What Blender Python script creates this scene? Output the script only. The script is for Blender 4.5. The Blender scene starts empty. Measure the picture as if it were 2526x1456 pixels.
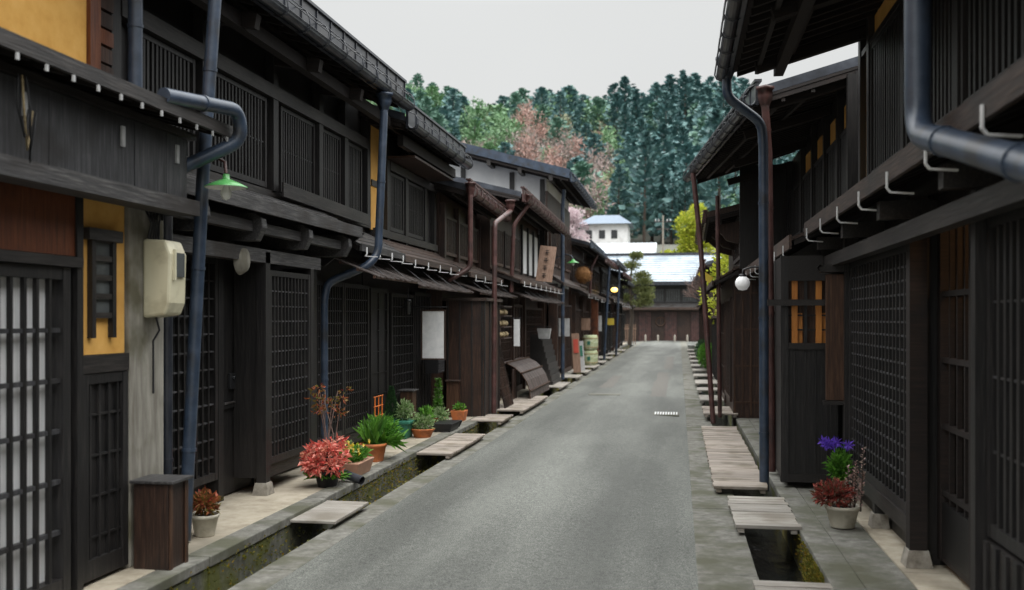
import bpy, math, random
import numpy as np
from mathutils import Vector, Matrix
random.seed(11)
R = random.uniform
S = bpy.context.scene
COL = S.collection

# ------------------------------------------------------------ materials
def mat(name, ramp, mscale=(1,1,1), nscale=5, rough=.7, bump=.15, metal=0., patch=None, pscale=.8, pr=(.5,.65), spec=.5, bdist=.01, detail=5, rvar=0.0):
    m = bpy.data.materials.new(name); m.use_nodes = True
    nt = m.node_tree; N = nt.nodes; L = nt.links
    b = N["Principled BSDF"]
    tc = N.new("ShaderNodeTexCoord"); mp = N.new("ShaderNodeMapping"); mp.inputs['Scale'].default_value = mscale
    L.new(tc.outputs['Object'], mp.inputs[0])
    no = N.new("ShaderNodeTexNoise"); no.inputs['Scale'].default_value = nscale; no.inputs['Detail'].default_value = detail; no.inputs['Roughness'].default_value = .65
    L.new(mp.outputs[0], no.inputs[0])
    cr = N.new("ShaderNodeValToRGB"); els = cr.color_ramp.elements
    n = len(ramp)
    while len(els) < n: els.new(.5)
    for i,c in enumerate(ramp):
        els[i].position = .3 + .4*i/(max(1,n-1)); els[i].color = (*c,1)
    L.new(no.outputs[0], cr.inputs[0]); col = cr.outputs[0]
    if patch:
        n2 = N.new("ShaderNodeTexNoise"); n2.inputs['Scale'].default_value = pscale; n2.inputs['Detail'].default_value = 4
        L.new(tc.outputs['Object'], n2.inputs[0])
        mr = N.new("ShaderNodeMapRange"); mr.inputs[1].default_value = pr[0]; mr.inputs[2].default_value = pr[1]
        L.new(n2.outputs[0], mr.inputs[0])
        mx = N.new("ShaderNodeMix"); mx.data_type = 'RGBA'
        L.new(mr.outputs[0], mx.inputs[0]); L.new(col, mx.inputs[6]); mx.inputs[7].default_value = (*patch,1)
        col = mx.outputs[2]
    if rvar:
        g = N.new("ShaderNodeNewGeometry"); mr2 = N.new("ShaderNodeMapRange"); mr2.inputs[3].default_value = 1-rvar; mr2.inputs[4].default_value = 1+rvar
        L.new(g.outputs['Random Per Island'], mr2.inputs[0])
        hs = N.new("ShaderNodeHueSaturation"); L.new(mr2.outputs[0], hs.inputs['Value']); L.new(col, hs.inputs['Color']); col = hs.outputs[0]
    L.new(col, b.inputs['Base Color'])
    b.inputs['Roughness'].default_value = rough; b.inputs['Metallic'].default_value = metal
    b.inputs['Specular IOR Level'].default_value = spec
    if bump:
        bp = N.new("ShaderNodeBump"); bp.inputs['Strength'].default_value = bump; bp.inputs['Distance'].default_value = bdist
        L.new(no.outputs[0], bp.inputs['Height']); L.new(bp.outputs[0], b.inputs['Normal'])
    return m

def leafmat(name, ramp, transl=.25, rough=.55):
    m = bpy.data.materials.new(name); m.use_nodes = True
    nt = m.node_tree; N = nt.nodes; L = nt.links
    b = N["Principled BSDF"]; out = N["Material Output"]
    g = N.new("ShaderNodeNewGeometry"); cr = N.new("ShaderNodeValToRGB"); els = cr.color_ramp.elements
    while len(els) < len(ramp): els.new(.5)
    for i,c in enumerate(ramp):
        els[i].position = i/(len(ramp)-1); els[i].color = (*c,1)
    L.new(g.outputs['Random Per Island'], cr.inputs[0]); L.new(cr.outputs[0], b.inputs['Base Color'])
    b.inputs['Roughness'].default_value = rough; b.inputs['Specular IOR Level'].default_value = .3
    if transl:
        t = N.new("ShaderNodeBsdfTranslucent"); L.new(cr.outputs[0], t.inputs[0])
        mx = N.new("ShaderNodeMixShader"); mx.inputs[0].default_value = transl
        L.new(b.outputs[0], mx.inputs[1]); L.new(t.outputs[0], mx.inputs[2]); L.new(mx.outputs[0], out.inputs[0])
    return m

def emis(name, c, st, base=(.8,.7,.5)):
    m = bpy.data.materials.new(name); m.use_nodes = True
    b = m.node_tree.nodes["Principled BSDF"]; b.inputs['Base Color'].default_value = (*base,1)
    b.inputs['Emission Color'].default_value = (*c,1); b.inputs['Emission Strength'].default_value = st
    return m

GZ=(22,22,1.3); GY=(22,1.3,22); GX=(1.3,22,22)
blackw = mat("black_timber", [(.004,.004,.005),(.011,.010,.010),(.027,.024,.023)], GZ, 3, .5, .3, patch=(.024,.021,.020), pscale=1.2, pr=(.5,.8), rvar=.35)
blackh = mat("black_timber_beam", [(.007,.006,.006),(.016,.0135,.0125),(.042,.036,.033)], GY, 3, .48, .3, patch=(.04,.034,.031), pscale=1.5, pr=(.5,.8), rvar=.35)
greyw  = mat("weathered_board", [(.016,.016,.018),(.040,.040,.044),(.090,.088,.092)], GZ, 3, .62, .35, patch=(.018,.016,.016), pscale=2, rvar=.3)
greyh  = mat("weathered_beam", [(.018,.017,.017),(.042,.040,.041),(.11,.105,.10)], GY, 3, .58, .4, patch=(.025,.02,.018), pscale=2, rvar=.3)
brownw = mat("brown_timber", [(.014,.007,.005),(.036,.018,.012),(.075,.038,.025)], GZ, 3, .5, .3, patch=(.018,.01,.008), pscale=1.5, rvar=.35)
brownh = mat("brown_timber_beam", [(.018,.010,.008),(.045,.026,.019),(.10,.064,.047)], GY, 3, .6, .4, patch=(.02,.014,.011), pscale=1.5, rvar=.3)
soffw  = mat("smoked_soffit_timber", [(.004,.003,.003),(.010,.006,.005),(.022,.013,.010)], GX, 3, .7, .2, rvar=.3)  # near-black timber for soffits and eave beams, also a post and door bars
awnm   = mat("weathered_awning_slat", [(.035,.028,.026),(.08,.065,.06),(.15,.125,.12)], GX, 3, .7, .3, rvar=.4)
redw   = mat("red_brown_timber", [(.06,.016,.006),(.12,.035,.013),(.19,.065,.025)], GZ, 3, .45, .2, patch=(.03,.012,.007), pscale=2)
signw  = mat("sign_timber", [(.025,.011,.006),(.06,.027,.014),(.11,.055,.03)], GZ, 2.5, .5, .3)
tanw   = mat("tan_sign_timber", [(.16,.09,.06),(.26,.16,.11),(.33,.22,.16)], GZ, 2.5, .6, .2)
orangew= mat("orange_timber", [(.50,.17,.03),(.68,.28,.06)], GZ, 2.5, .5, .1)
ochre  = mat("ochre_plaster", [(.62,.32,.065),(.70,.38,.09),(.75,.43,.12)], (1,1,1), 6, .9, .25, patch=(.56,.29,.07), pscale=1.6, pr=(.5,.8))
white  = mat("white_plaster", [(.66,.67,.68),(.78,.78,.78)], (1,1,1), 3, .85, .1, patch=(.6,.6,.6), pscale=1)
paper  = mat("white_curtain", [(.62,.62,.62),(.92,.92,.93)], (14,14,.6), 2.2, .9, .5, bdist=.03)
greyp  = mat("grey_render", [(.15,.135,.11),(.26,.245,.21),(.38,.36,.31)], (6,6,.8), 2, .9, .3, patch=(.11,.10,.065), pscale=2.5)
bluemet= mat("blue_grey_metal", [(.022,.034,.056),(.035,.053,.085),(.06,.08,.12)], (1,1,1), 7, .36, .04, patch=(.03,.034,.042), pscale=5, spec=.6)
darkmet= mat("dark_metal", [(.012,.014,.02),(.026,.03,.04),(.06,.066,.08)], (1,1,.4), 6, .34, .08, patch=(.045,.045,.05), pscale=3, spec=.6, rvar=.25)
redmet = mat("red_brown_metal", [(.045,.02,.018),(.08,.036,.032),(.12,.06,.055)], (1,1,1), 6, .4, .06, patch=(.05,.03,.028), pscale=4)
roofm  = mat("dark_roof_metal", [(.02,.023,.03),(.04,.046,.06),(.08,.09,.11)], (1,1,1), 4, .45, .05, rvar=.2)
roofl  = mat("pale_roof_metal", [(.24,.28,.32),(.32,.37,.42),(.42,.46,.50)], (1,.3,1), 2, .5, .03, patch=(.22,.26,.30), pscale=.5, rvar=.1)
roofw  = mat("white_roof_metal", [(.40,.43,.45),(.52,.55,.57)], (1,1,1), 2, .5, .03, patch=(.36,.39,.41), pscale=.5, rvar=.1)
roofb  = mat("blue_roof_metal", [(.10,.14,.19),(.15,.20,.27)], (1,1,1), 3, .5, .03)
paintw = mat("white_paint", [(.60,.61,.62),(.80,.80,.80)], (1,1,1), 9, .5, .05)
tipm   = mat("faded_white_paint", [(.30,.30,.30),(.48,.48,.48)], (1,1,1), 9, .6, .05)
glassd = mat("dark_glass", [(.012,.014,.016),(.02,.022,.026)], (1,1,1), 2, .12, 0, spec=.8)
greyglass = mat("grey_pane", [(.05,.055,.055),(.11,.12,.12)], (1,1,1), 3, .25, 0)
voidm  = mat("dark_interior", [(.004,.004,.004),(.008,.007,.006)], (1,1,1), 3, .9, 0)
concrete = mat("pale_concrete", [(.27,.23,.17),(.40,.35,.27),(.50,.45,.36)], (1,1,1), 5, .9, .35, patch=(.22,.195,.15), pscale=1.3, pr=(.45,.7))
kerbm  = mat("kerb_concrete", [(.10,.10,.085),(.165,.16,.14),(.25,.245,.22)], (1,1,1), 11, .9, .5, patch=(.09,.09,.06), pscale=2.2, pr=(.45,.65))
mossy  = mat("mossy_stone", [(.055,.055,.04),(.11,.11,.085),(.18,.175,.14)], (1,1,1), 12, .95, .7, patch=(.095,.10,.02), pscale=2.6, pr=(.46,.60), bdist=.02)
mossy2 = mat("very_mossy_stone", [(.06,.06,.035),(.10,.10,.055),(.15,.14,.09)], (1,1,1), 12, .95, .7, patch=(.20,.16,.015), pscale=3.4, pr=(.45,.57), bdist=.02)
stone  = mat("stone_block", [(.15,.135,.11),(.28,.255,.215),(.38,.355,.31)], (1,1,1), 12, .9, .5)
boardc = mat("grey_cover_board", [(.20,.18,.155),(.33,.305,.27),(.45,.425,.385)], GX, 2.5, .8, .3, patch=(.22,.195,.16), pscale=2, rvar=.2)
boardl = mat("grey_plank", [(.19,.155,.125),(.32,.275,.235),(.43,.38,.33)], GX, 2.5, .8, .35, patch=(.2,.17,.13), pscale=3, rvar=.25)
groundm= mat("earth", [(.06,.05,.035),(.10,.09,.06)], (1,1,1), 2, .95, .2)
hillm  = mat("forest_floor", [(.10,.11,.09),(.15,.145,.12)], (1,1,1), .1, .95, 0)
cream  = mat("cream_plastic", [(.56,.52,.36),(.64,.60,.44)], (1,1,.4), 5, .4, .03, patch=(.46,.42,.29), pscale=6)
terra  = mat("terracotta", [(.46,.13,.04),(.58,.19,.06)], (1,1,1), 9, .7, .1, patch=(.36,.12,.05), pscale=9)
terral = mat("pale_clay", [(.40,.22,.15),(.48,.28,.19)], (1,1,1), 9, .7, .1)
potw   = mat("cream_glaze", [(.45,.42,.34),(.58,.54,.45)], (1,1,1), 9, .5, .1, patch=(.35,.32,.25), pscale=8)
potg   = mat("green_plastic", [(.02,.12,.085),(.03,.18,.12)], (1,1,1), 9, .5, .05)
potpale= mat("pale_green_glass", [(.25,.42,.36),(.33,.5,.42)], (1,1,1), 9, .3, .0)
black  = mat("black_plastic", [(.012,.012,.014),(.02,.02,.022)], (1,1,1), 9, .4, .05)
orangep= mat("orange_plastic", [(.65,.15,.02),(.75,.2,.03)], (1,1,1), 9, .5, .0)
greenen= mat("green_enamel", [(.06,.26,.07),(.10,.36,.10)], (1,1,1), 9, .3, .0)
enamelw= mat("white_enamel", [(.7,.72,.66),(.8,.8,.75)], (1,1,1), 9, .3, .0)
straw  = mat("straw", [(.20,.14,.07),(.35,.27,.15),(.45,.36,.21)], (30,2,30), 3, .9, .3)
strawg = mat("green_white_wrap", [(.20,.26,.10),(.42,.46,.28),(.6,.6,.5)], (3,3,3), 4, .8, .2)
cedarb = mat("cedar_ball_brown", [(.14,.06,.02),(.3,.15,.05)], (1,1,1), 30, .9, .8)
bark   = mat("bark", [(.04,.03,.022),(.09,.07,.055)], (8,8,1), 4, .9, .5)
barkp  = mat("twig_bark", [(.14,.09,.075),(.24,.17,.15)], (8,8,1), 4, .9, .3)
redsign= mat("red_paint", [(.4,.05,.03),(.5,.08,.05)], (1,1,1), 5, .6, 0)
yellows= mat("yellow_paint", [(.75,.55,.05),(.8,.62,.1)], (1,1,1), 5, .6, 0)
cable  = black
soil   = mat("soil", [(.02,.014,.01),(.05,.035,.025)], (1,1,1), 30, .95, .8)
lf_red = leafmat("red_leaves", [(.62,.08,.07),(.85,.24,.19),(.9,.42,.34),(.6,.13,.10),(.78,.36,.24)])
lf_redd= leafmat("dark_red_leaves", [(.18,.03,.03),(.34,.07,.05),(.22,.09,.07),(.12,.08,.04)])
lf_mix = leafmat("mixed_leaves", [(.25,.03,.03),(.16,.15,.03),(.4,.1,.05),(.10,.12,.03)])
lf_gr  = leafmat("green_leaves", [(.05,.15,.02),(.10,.27,.03),(.18,.40,.06),(.06,.14,.03)])
lf_dk  = leafmat("dark_green_leaves", [(.02,.06,.02),(.04,.10,.03),(.03,.08,.04)])
lf_pale= leafmat("pale_green_leaves", [(.25,.36,.18),(.35,.48,.22),(.14,.25,.08),(.45,.52,.32)])
lf_yel = leafmat("yellow_petals", [(.8,.62,.03),(.85,.75,.3),(.8,.5,.02)])
lf_pink= leafmat("pink_sprigs", [(.5,.28,.28),(.38,.3,.24),(.55,.4,.38)])
lf_vio = leafmat("violet_petals", [(.12,.06,.5),(.2,.1,.65),(.10,.04,.38)])
lf_yg  = leafmat("yellow_green_leaves", [(.34,.40,.03),(.48,.50,.05),(.22,.30,.03),(.52,.50,.08)], .3)
lf_pine= leafmat("pine_needles", [(.12,.15,.05),(.22,.23,.09),(.08,.12,.04)], .1)
lf_con = leafmat("blue_green_needles", [(.085,.175,.175),(.12,.22,.215),(.10,.19,.20)], 0)  # hill needle colours, here and below, lightened and blued as painted distance haze
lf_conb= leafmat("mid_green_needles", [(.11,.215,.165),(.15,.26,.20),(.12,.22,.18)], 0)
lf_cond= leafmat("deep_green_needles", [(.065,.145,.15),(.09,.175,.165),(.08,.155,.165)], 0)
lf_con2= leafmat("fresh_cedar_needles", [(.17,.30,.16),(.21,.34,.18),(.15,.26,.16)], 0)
lf_dec = leafmat("bare_forest_twigs", [(.32,.25,.245),(.40,.30,.28),(.28,.245,.225),(.27,.27,.215)], 0)  # forest twig colours paled too, so distance haze is painted into them
lf_decr= leafmat("russet_forest_twigs", [(.40,.24,.20),(.46,.29,.25),(.34,.25,.22)], 0)
lf_dec2= leafmat("budding_twigs", [(.28,.32,.21),(.34,.37,.23),(.36,.30,.24)], 0)
lf_cher= leafmat("cherry_blossom", [(.60,.50,.53),(.72,.61,.64),(.52,.43,.45)], .3)
moss_l = leafmat("moss_tufts", [(.12,.13,.02),(.20,.17,.02),(.08,.10,.02),(.28,.17,.02)], .1)

def make_asphalt():
    m = bpy.data.materials.new("asphalt"); m.use_nodes = True
    nt = m.node_tree; N = nt.nodes; L = nt.links; b = N["Principled BSDF"]
    tc = N.new("ShaderNodeTexCoord")
    def noise(sc, ms=(1,1,1), det=5):
        mp = N.new("ShaderNodeMapping"); mp.inputs['Scale'].default_value = ms
        L.new(tc.outputs['Object'], mp.inputs[0])
        n = N.new("ShaderNodeTexNoise"); n.inputs['Scale'].default_value = sc; n.inputs['Detail'].default_value = det
        L.new(mp.outputs[0], n.inputs[0]); return n.outputs[0]
    fine = noise(110,det=2); mid = noise(24,det=4); big = noise(1.0,(1.8,.16,1)); pat = noise(.8,(1,.35,1),6)
    cr = N.new("ShaderNodeValToRGB"); e = cr.color_ramp.elements
    e[0].position=.32; e[0].color=(.038,.041,.036,1); e[1].position=.68; e[1].color=(.215,.222,.20,1)
    L.new(fine, cr.inputs[0])
    def mul(col, f, lo, hi, a, c):
        mr = N.new("ShaderNodeMapRange"); mr.inputs[1].default_value=lo; mr.inputs[2].default_value=hi; mr.inputs[3].default_value=a; mr.inputs[4].default_value=c
        L.new(f, mr.inputs[0]); mx = N.new("ShaderNodeMix"); mx.data_type='RGBA'; mx.blend_type='MULTIPLY'; mx.inputs[0].default_value=1
        L.new(col, mx.inputs[6]); L.new(mr.outputs[0], mx.inputs[7]); return mx.outputs[2]
    c = mul(cr.outputs[0], mid, .3,.7,.80,1.20); c = mul(c, big,.38,.62,.76,1.12); c = mul(c, pat,.46,.56,.86,1.06)
    sx = N.new("ShaderNodeSeparateXYZ"); L.new(tc.outputs['Object'], sx.inputs[0])
    ad = N.new("ShaderNodeMath"); ad.operation='MULTIPLY_ADD'; ad.inputs[1].default_value=4.3; L.new(sx.outputs[0], ad.inputs[0])
    sc = N.new("ShaderNodeMath"); sc.operation='MULTIPLY'; sc.inputs[1].default_value=1.8; L.new(big, sc.inputs[0]); L.new(sc.outputs[0], ad.inputs[2])
    sn = N.new("ShaderNodeMath"); sn.operation='SINE'; L.new(ad.outputs[0], sn.inputs[0])
    c = mul(c, sn.outputs[0], -1,1,.86,1.06)
    L.new(c, b.inputs['Base Color']); b.inputs['Roughness'].default_value=.72; b.inputs['Specular IOR Level'].default_value=.5
    bp = N.new("ShaderNodeBump"); bp.inputs['Strength'].default_value=.6; bp.inputs['Distance'].default_value=.008
    L.new(fine, bp.inputs['Height']); L.new(bp.outputs[0], b.inputs['Normal'])
    return m
asphalt = make_asphalt()
asphp = mat("asphalt_patch", [(.07,.066,.058),(.125,.118,.105),(.19,.18,.165)], (1,1,1), 90, .85, .4, detail=2)
waterm = mat("dark_water", [(.006,.007,.007),(.012,.013,.012)], (1,.5,1), 9, .06, .5, spec=.9, bdist=.03)

# ------------------------------------------------------------ mesh builder
class MB:
    def __init__(s): s.v=[]; s.f=[]; s.m=[]; s.mats=[]; s.sm=[]
    def mi(s, mt):
        if mt not in s.mats: s.mats.append(mt)
        return s.mats.index(mt)
    def add(s, vs, fs, mt, smooth=False):
        o=len(s.v); s.v += [tuple(v) for v in vs]; k=s.mi(mt)
        for f in fs: s.f.append(tuple(i+o for i in f)); s.m.append(k); s.sm.append(smooth)
    def hexa(s, p, mt):
        s.add(p, [(0,3,2,1),(4,5,6,7),(0,1,5,4),(1,2,6,5),(2,3,7,6),(3,0,4,7)], mt)
    def box(s, x0,x1,y0,y1,z0,z1, mt):
        x0,x1=min(x0,x1),max(x0,x1); y0,y1=min(y0,y1),max(y0,y1)
        s.hexa([(x0,y0,z0),(x1,y0,z0),(x1,y1,z0),(x0,y1,z0),(x0,y0,z1),(x1,y0,z1),(x1,y1,z1),(x0,y1,z1)], mt)
    def beam(s, p, q, w, h, mt, up=(0,0,1)):
        p=Vector(p); q=Vector(q); d=(q-p).normalized(); u=Vector(up)
        if abs(d.dot(u))>.98: u=Vector((0,1,0))
        r=d.cross(u).normalized()*w/2; u=r.cross(d).normalized()*h/2
        s.hexa([p-r-u,p+r-u,q+r-u,q-r-u,p-r+u,p+r+u,q+r+u,q-r+u], mt)
    def prism(s, prof, y0, y1, mt):
        n=len(prof); vs=[(x,y0,z) for x,z in prof]+[(x,y1,z) for x,z in prof]
        fs=[tuple(range(n)), tuple(range(2*n-1,n-1,-1))]+[(i,i+n,(i+1)%n+n,(i+1)%n) for i in range(n)]
        s.add(vs, fs, mt)
    def tube(s, pts, r, mt, seg=10, caps=True):
        pts=[Vector(p) for p in pts]; n=len(pts); rs = r if isinstance(r,(list,tuple)) else [r]*n
        vs=[]; u=None
        for i,p in enumerate(pts):
            d=((pts[min(i+1,n-1)]-pts[i]).normalized()+(pts[i]-pts[max(i-1,0)]).normalized())
            if d.length<1e-6: d=Vector((0,0,1))
            d.normalize()
            if u is None:
                a=Vector((0,0,1)) if abs(d.z)<.9 else Vector((1,0,0)); u=d.cross(a).normalized()
            else: u=(u-d*u.dot(d)).normalized()
            w=d.cross(u)
            for k in range(seg):
                t=2*math.pi*k/seg; vs.append(p+(u*math.cos(t)+w*math.sin(t))*rs[i])
        fs=[(i*seg+k,i*seg+(k+1)%seg,(i+1)*seg+(k+1)%seg,(i+1)*seg+k) for i in range(n-1) for k in range(seg)]
        s.add(vs,fs,mt,True)
        if caps: s.add(vs[:seg],[tuple(range(seg-1,-1,-1))],mt); s.add(vs[-seg:],[tuple(range(seg))],mt)
    def lathe(s, prof, c, mt, seg=20, ax='Z'):
        vs=[]
        for r,z in prof:
            for k in range(seg):
                t=2*math.pi*k/seg
                if ax=='Z': vs.append((c[0]+r*math.cos(t),c[1]+r*math.sin(t),c[2]+z))
                elif ax=='Y': vs.append((c[0]+r*math.cos(t),c[1]+z,c[2]+r*math.sin(t)))
                else: vs.append((c[0]+z,c[1]+r*math.cos(t),c[2]+r*math.sin(t)))
        n=len(prof)
        s.add(vs,[(i*seg+k,i*seg+(k+1)%seg,(i+1)*seg+(k+1)%seg,(i+1)*seg+k) for i in range(n-1) for k in range(seg)],mt,True)
    def leaf(s, p, d, l, w, mt, fold=.15):
        p=Vector(p); d=Vector(d).normalized(); a=Vector((R(-1,1),R(-1,1),R(-1,1)))
        r=d.cross(a)
        if r.length<1e-3: r=Vector((1,0,0))
        r.normalize(); n=r.cross(d)
        s.add([p, p+d*l*.45+r*w/2+n*l*fold, p+d*l-n*l*.15, p+d*l*.45-r*w/2+n*l*fold],[(0,1,2),(0,2,3)],mt)
    def cloud(s, c, rad, n, l, w, mt, up=.3, shell=.5):
        for _ in range(n):
            v=Vector((random.gauss(0,1),random.gauss(0,1),random.gauss(0,1))).normalized()
            k=shell+(1-shell)*random.random()
            p=Vector((c[0]+v.x*rad[0]*k,c[1]+v.y*rad[1]*k,c[2]+v.z*rad[2]*k))
            s.leaf(p, v+Vector((R(-.7,.7),R(-.7,.7),up+R(-.6,.6))), l*R(.7,1.3), w*R(.7,1.3), mt)
    def obj(s, name, loc=(0,0,0), parent=None, bevel=0):
        me=bpy.data.meshes.new(name)
        me.from_pydata([(v[0]-loc[0],v[1]-loc[1],v[2]-loc[2]) for v in s.v],[],s.f)
        for m in s.mats: me.materials.append(m)
        me.polygons.foreach_set('material_index',s.m); me.polygons.foreach_set('use_smooth',s.sm); me.update()
        o=bpy.data.objects.new(name,me); COL.objects.link(o)
        if parent is not None: o.parent=parent
        else: o.location=loc
        if bevel:
            b=o.modifiers.new('bevel','BEVEL'); b.width=bevel; b.segments=2; b.limit_method='ANGLE'
        return o

LOC={}
def thing(name, label, cat, loc, group=None):
    e=bpy.data.objects.new(name,None); e.empty_display_size=.2; COL.objects.link(e); e.location=loc
    e["label"]=label; e["category"]=cat
    if group: e["group"]=group
    LOC[e.name]=tuple(loc); return e
def rootloc(o):
    while o.parent: o=o.parent
    return LOC[o.name]
def part(mb, name, parent, label=None, bevel=0):
    o=mb.obj(name, rootloc(parent), parent, bevel)
    if label: o["label"]=label
    return o
def solo(mb, name, label, cat, loc, group=None, kind=None, bevel=0):
    o=mb.obj(name, loc, None, bevel)
    if kind!="structure":
        o["label"]=label; o["category"]=cat
    if group: o["group"]=group
    if kind: o["kind"]=kind
    return o

# ------------------------------------------------------------ building pieces
def lattice(T, s, X, y0,y1,z0,z1, nv,nh, fm=None, back=None, bw=.02, hw=.014, fr=.05, dep=.035, name="lattice_window", label=None):
    fm=fm or blackw; back=back or voidm
    mb=MB()
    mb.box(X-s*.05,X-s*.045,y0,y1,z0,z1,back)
    for a,b in ((y0,y0+fr),(y1-fr,y1)): mb.box(X-s*.04,X+s*dep,a,b,z0,z1,fm)
    for a,b in ((z0,z0+fr*1.3),(z1-fr,z1)): mb.box(X-s*.04,X+s*(dep-.003),y0+fr,y1-fr,a,b,fm)
    for i in range(nv):
        y=y0+fr+(y1-y0-2*fr)*(i+1)/(nv+1)+R(-.002,.002); mb.box(X,X+s*(dep-.009+R(-.002,.002)),y-bw/2,y+bw/2,z0+fr,z1-fr,fm)
    for i in range(nh):
        z=z0+fr+(z1-z0-2*fr)*(i+1)/(nh+1); mb.box(X-s*.012,X+s*(dep-.016),y0+fr,y1-fr,z-hw/2,z+hw/2,greyw if fm is blackw else fm)
    return part(mb,name,T,label)

def panel_door(T, s, X, y0,y1,z0,z1, nv,nh, fm=None, name="panel_door", label=None):
    fm=fm or blackw; mb=MB(); fr=.06
    mb.box(X-s*.04,X-s*.01,y0,y1,z0,z1,fm)
    for a,b in ((y0,y0+fr),(y1-fr,y1)): mb.box(X-s*.01,X+s*.02,a,b,z0,z1,fm)
    for a,b in ((z0,z0+fr*2),(z1-fr,z1)): mb.box(X-s*.01,X+s*.017,y0+fr,y1-fr,a,b,fm)
    for i in range(nv):
        y=y0+(y1-y0)*(i+1)/(nv+1); mb.box(X-s*.012,X+s*.008,y-.009,y+.009,z0+fr,z1-fr,fm)
    for i in range(nh):
        z=z0+(z1-z0)*(i+1)/(nh+1); mb.box(X-s*.012,X+s*.005,y0+fr,y1-fr,z-.007,z+.007,fm)
    return part(mb,name,T,label)

def roof(T, s, y0,y1, e0, e1, xb, slope=.3, th=.10, fas=.26, rib=.38, fmat=None, tmat=None, smat=None, raft=.3, gut=True, gmat=None, name="roof", label=None, rods=True):
    fmat=fmat or darkmet; tmat=tmat or roofm; smat=smat or soffw; gmat=gmat or fmat
    L=y1-y0
    def E(y):
        t=(y-y0)/L; return e0[0]+(e1[0]-e0[0])*t, e0[1]+(e1[1]-e0[1])*t
    def Bk(y):
        x,z=E(y); return xb, z+slope*abs(xb-x)
    mb=MB()
    def slab(ya,yb,dz0,dz1,m,inset=0):
        (xa,za),(xc,zc)=E(ya),E(yb); (ba,wa),(bc,wc)=Bk(ya),Bk(yb)
        xa-=s*inset; xc-=s*inset; za+=slope*inset; zc+=slope*inset
        mb.hexa([(xa,ya,za+dz0),(ba,ya,wa+dz0),(bc,yb,wc+dz0),(xc,yb,zc+dz0),(xa,ya,za+dz1),(ba,ya,wa+dz1),(bc,yb,wc+dz1),(xc,yb,zc+dz1)],m)
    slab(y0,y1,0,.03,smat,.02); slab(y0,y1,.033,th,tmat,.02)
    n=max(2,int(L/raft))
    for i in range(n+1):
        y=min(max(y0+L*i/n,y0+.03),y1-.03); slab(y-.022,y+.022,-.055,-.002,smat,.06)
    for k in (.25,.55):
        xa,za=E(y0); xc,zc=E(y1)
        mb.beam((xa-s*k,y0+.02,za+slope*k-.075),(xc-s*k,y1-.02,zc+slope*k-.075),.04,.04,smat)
    n=max(2,int(L/.45))
    for i in range(n+1):
        y=min(max(y0+L*i/n,y0+.02),y1-.02); slab(y-.012,y+.012,th,th+.03,tmat,.02)
    def F(o0,o1,a,b,ya,yb,m):
        (xa,za),(xc,zc)=E(ya),E(yb)
        mb.hexa([(xa-s*o0,ya,za+a),(xa+s*o1,ya,za+a),(xc+s*o1,yb,zc+a),(xc-s*o0,yb,zc+a),(xa-s*o0,ya,za+b),(xa+s*o1,ya,za+b),(xc+s*o1,yb,zc+b),(xc-s*o0,yb,zc+b)],m)
    F(.0,.02,-.03,fas,y0,y1,fmat); F(.03,.045,fas+.002,fas+.03,y0-.01,y1+.01,fmat); F(.0,.035,-.055,-.032,y0,y1,fmat)
    n=max(2,int(L/rib))
    for i in range(n+1):
        y=min(max(y0+L*i/n,y0+.015),y1-.015); F(-.02,.032,-.03,fas,y-.01,y+.01,fmat)
    o=part(mb,name,T,label)
    if gut:
        g=MB(); off=.085
        def P(y,dx=0,dz=0):
            x,z=E(y); return (x+s*(off+dx),y,z-.01+dz)
        seg=7; vs=[];r=.055
        for y in (y0-.02,y1+.02):
            x,yy,z=P(min(max(y,y0),y1))
            for k in range(seg+1):
                t=math.pi+math.pi*k/seg; vs.append((x+r*math.cos(t),y,z+r*math.sin(t)))
            for k in range(seg,-1,-1):
                t=math.pi+math.pi*k/seg; vs.append((x+(r-.006)*math.cos(t),y,z+(r-.006)*math.sin(t)))
        m=2*(seg+1)
        g.add(vs,[(i,(i+1)%m,(i+1)%m+m,i+m) for i in range(m)]+[tuple(range(m-1,-1,-1)),tuple(range(m,2*m))],gmat,False)
        if rods:
            for dx,dz in ((.065,.0),(.06,.075),(.03,.13)):
                g.tube([P(y0,dx,dz),P(y1,dx,dz)],.005,gmat,5)
        n=max(2,int(L/.5))
        for i in range(n+1):
            y=y0+.03+(L-.06)*i/n
            g.tube([P(y,-.08,-.03),P(y,-.045,-.055),P(y,0,-.068),P(y,.05,-.045),P(y,.07,0),P(y,.06,.075),P(y,.03,.13),P(y,-.06,.17)],.007,gmat,5)
        part(g,"gutter",o)
    return o

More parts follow.
